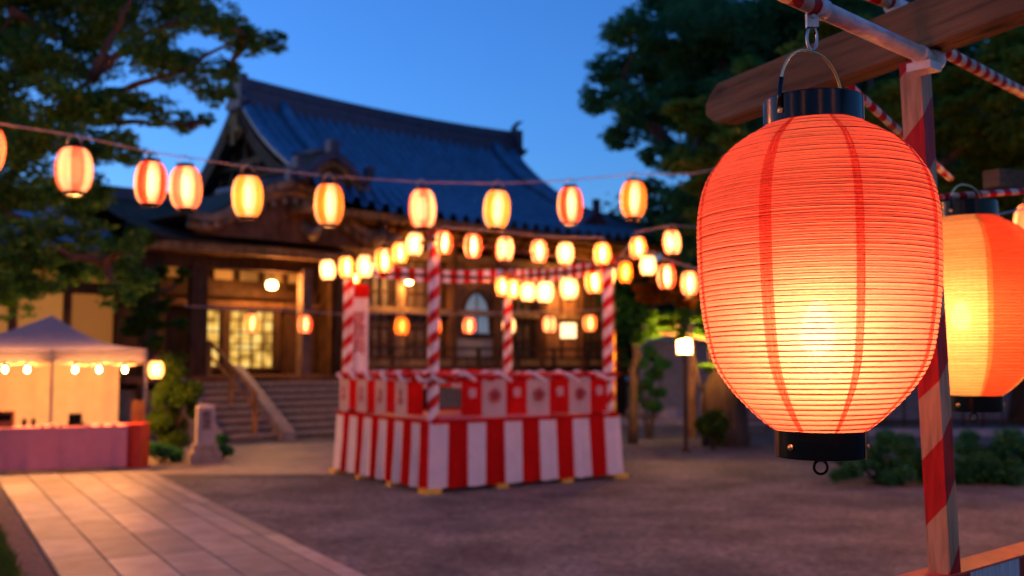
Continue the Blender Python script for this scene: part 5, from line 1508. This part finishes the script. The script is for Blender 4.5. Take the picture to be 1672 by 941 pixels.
    k.tube([Vector((0.0125 * math.cos(a), 0, zb_ - 0.018 + 0.0125 * math.sin(a))) for a in np.linspace(0, 2 * PI, 24, endpoint=False)], 0.0026, 8, closed=True)
    k.build('hanging_ring', M['black'], t)
    MB().lathe([(0.004, -0.05), (0.022, -0.04), (0.03, -0.012), (0.025, 0.015), (0.012, 0.04)], 16, c=bulb).build('bulb', M['bulbhot'], t)
    MB().tube([Vector(bulb) + Vector((0, 0, 0.04)), Vector(bulb) + Vector((0, 0, 0.09))], 0.014, 12).build('bulb_socket', M['black'], t)
    lamp('light', t, bulb, power, (1.0, 0.62, 0.33), 0.035)
    return t
M['bulbhot'] = bulb_mat('hot_bulb', (1.0, 0.7, 0.4), 0.5)
Hc = at(1333, 451, 1.86)
azc = math.degrees(math.atan2(-Hc.y, -Hc.x))          # azimuth from the lantern to the viewer
seamsH = sorted([(azc + d) % 360 for d in (-69, -22, 19, 66, 111, 156, 201, 246)])
off = Vector((math.cos(R(azc)), math.sin(R(azc)), 0)) * 0.118
fr = seamsH.index((azc - 22) % 360) + 1
big_lantern('largest lantern, glowing red orange with fine ribs, hanging in the right foreground', Hc, 0.219, 0.575, 0.090, 0.081, 62,
            [M['hp_red'], M['hp_pale'], M['hp_seam']], seamsH, lambda k: 1 if k % 2 == fr % 2 else 0, 0, 5.6, (off.x, off.y, -0.10), 0.122, azc - 38, 'rib')
Sc = at(1584, 500, 3.2)
azs = math.degrees(math.atan2(-Sc.y, -Sc.x))
seamsS = sorted([(azs + d) % 360 for d in (-62, 14, 68, 118, 170, 238)])
fs = seamsS.index((azs + 14) % 360)
offs = Vector((math.cos(R(azs - 20)), math.sin(R(azs - 20)), 0)) * 0.08
big_lantern('second lantern with broad cream and red panels, half behind the striped post', Sc, 0.222, 0.575, 0.09, 0.085, 62,
            [M['sp_cream'], M['sp_red'], M['sp_seam']], seamsS, lambda k: (0 if k % 2 == fs % 2 else 1), 0, 4.4, (offs.x, offs.y, -0.03), 0.085, azs - 30, 'rib2' if 'rib2' in M else 'rib', 2)
lantern(1686, 367, 62, 6.5, 'pink', 'peach lantern cut by the right edge of the photo', 'lanterns behind the timber frame', 74)
cable([at(1535, 372, 3.6), at(1600, 357, 3.9), at(1760, 322, 4.6)], 'thin grey cable crossing above the second lantern', 0.004)

hb = []  # unseen lantern row added for warm light from the viewer's side
for i_, (x_, y_) in enumerate(((-5.2, 1.2), (-3.4, 0.0), (-1.9, -1.4), (0.6, -2.2), (2.6, -1.6))):
    r_ = dup(protos['bright'], (x_, y_, 3.3), 0, ['leftmost', 'second', 'third', 'fourth', 'rightmost'][i_] + ' lantern of the row over the viewer, outside the photo', 'lanterns above the viewer', 1.0)
    for c_ in r_.children:
        if c_.type == 'LIGHT': c_.data = c_.data.copy(); c_.data.energy = 3.5
    hb.append(Vector((x_, y_, 3.58)))
cable(hb, 'cable over the viewer outside the photo', 0.008)
for k_, o_ in protos.items():
    if k_ not in used:
        for c_ in list(o_.children): bpy.data.objects.remove(c_)
        bpy.data.objects.remove(o_)
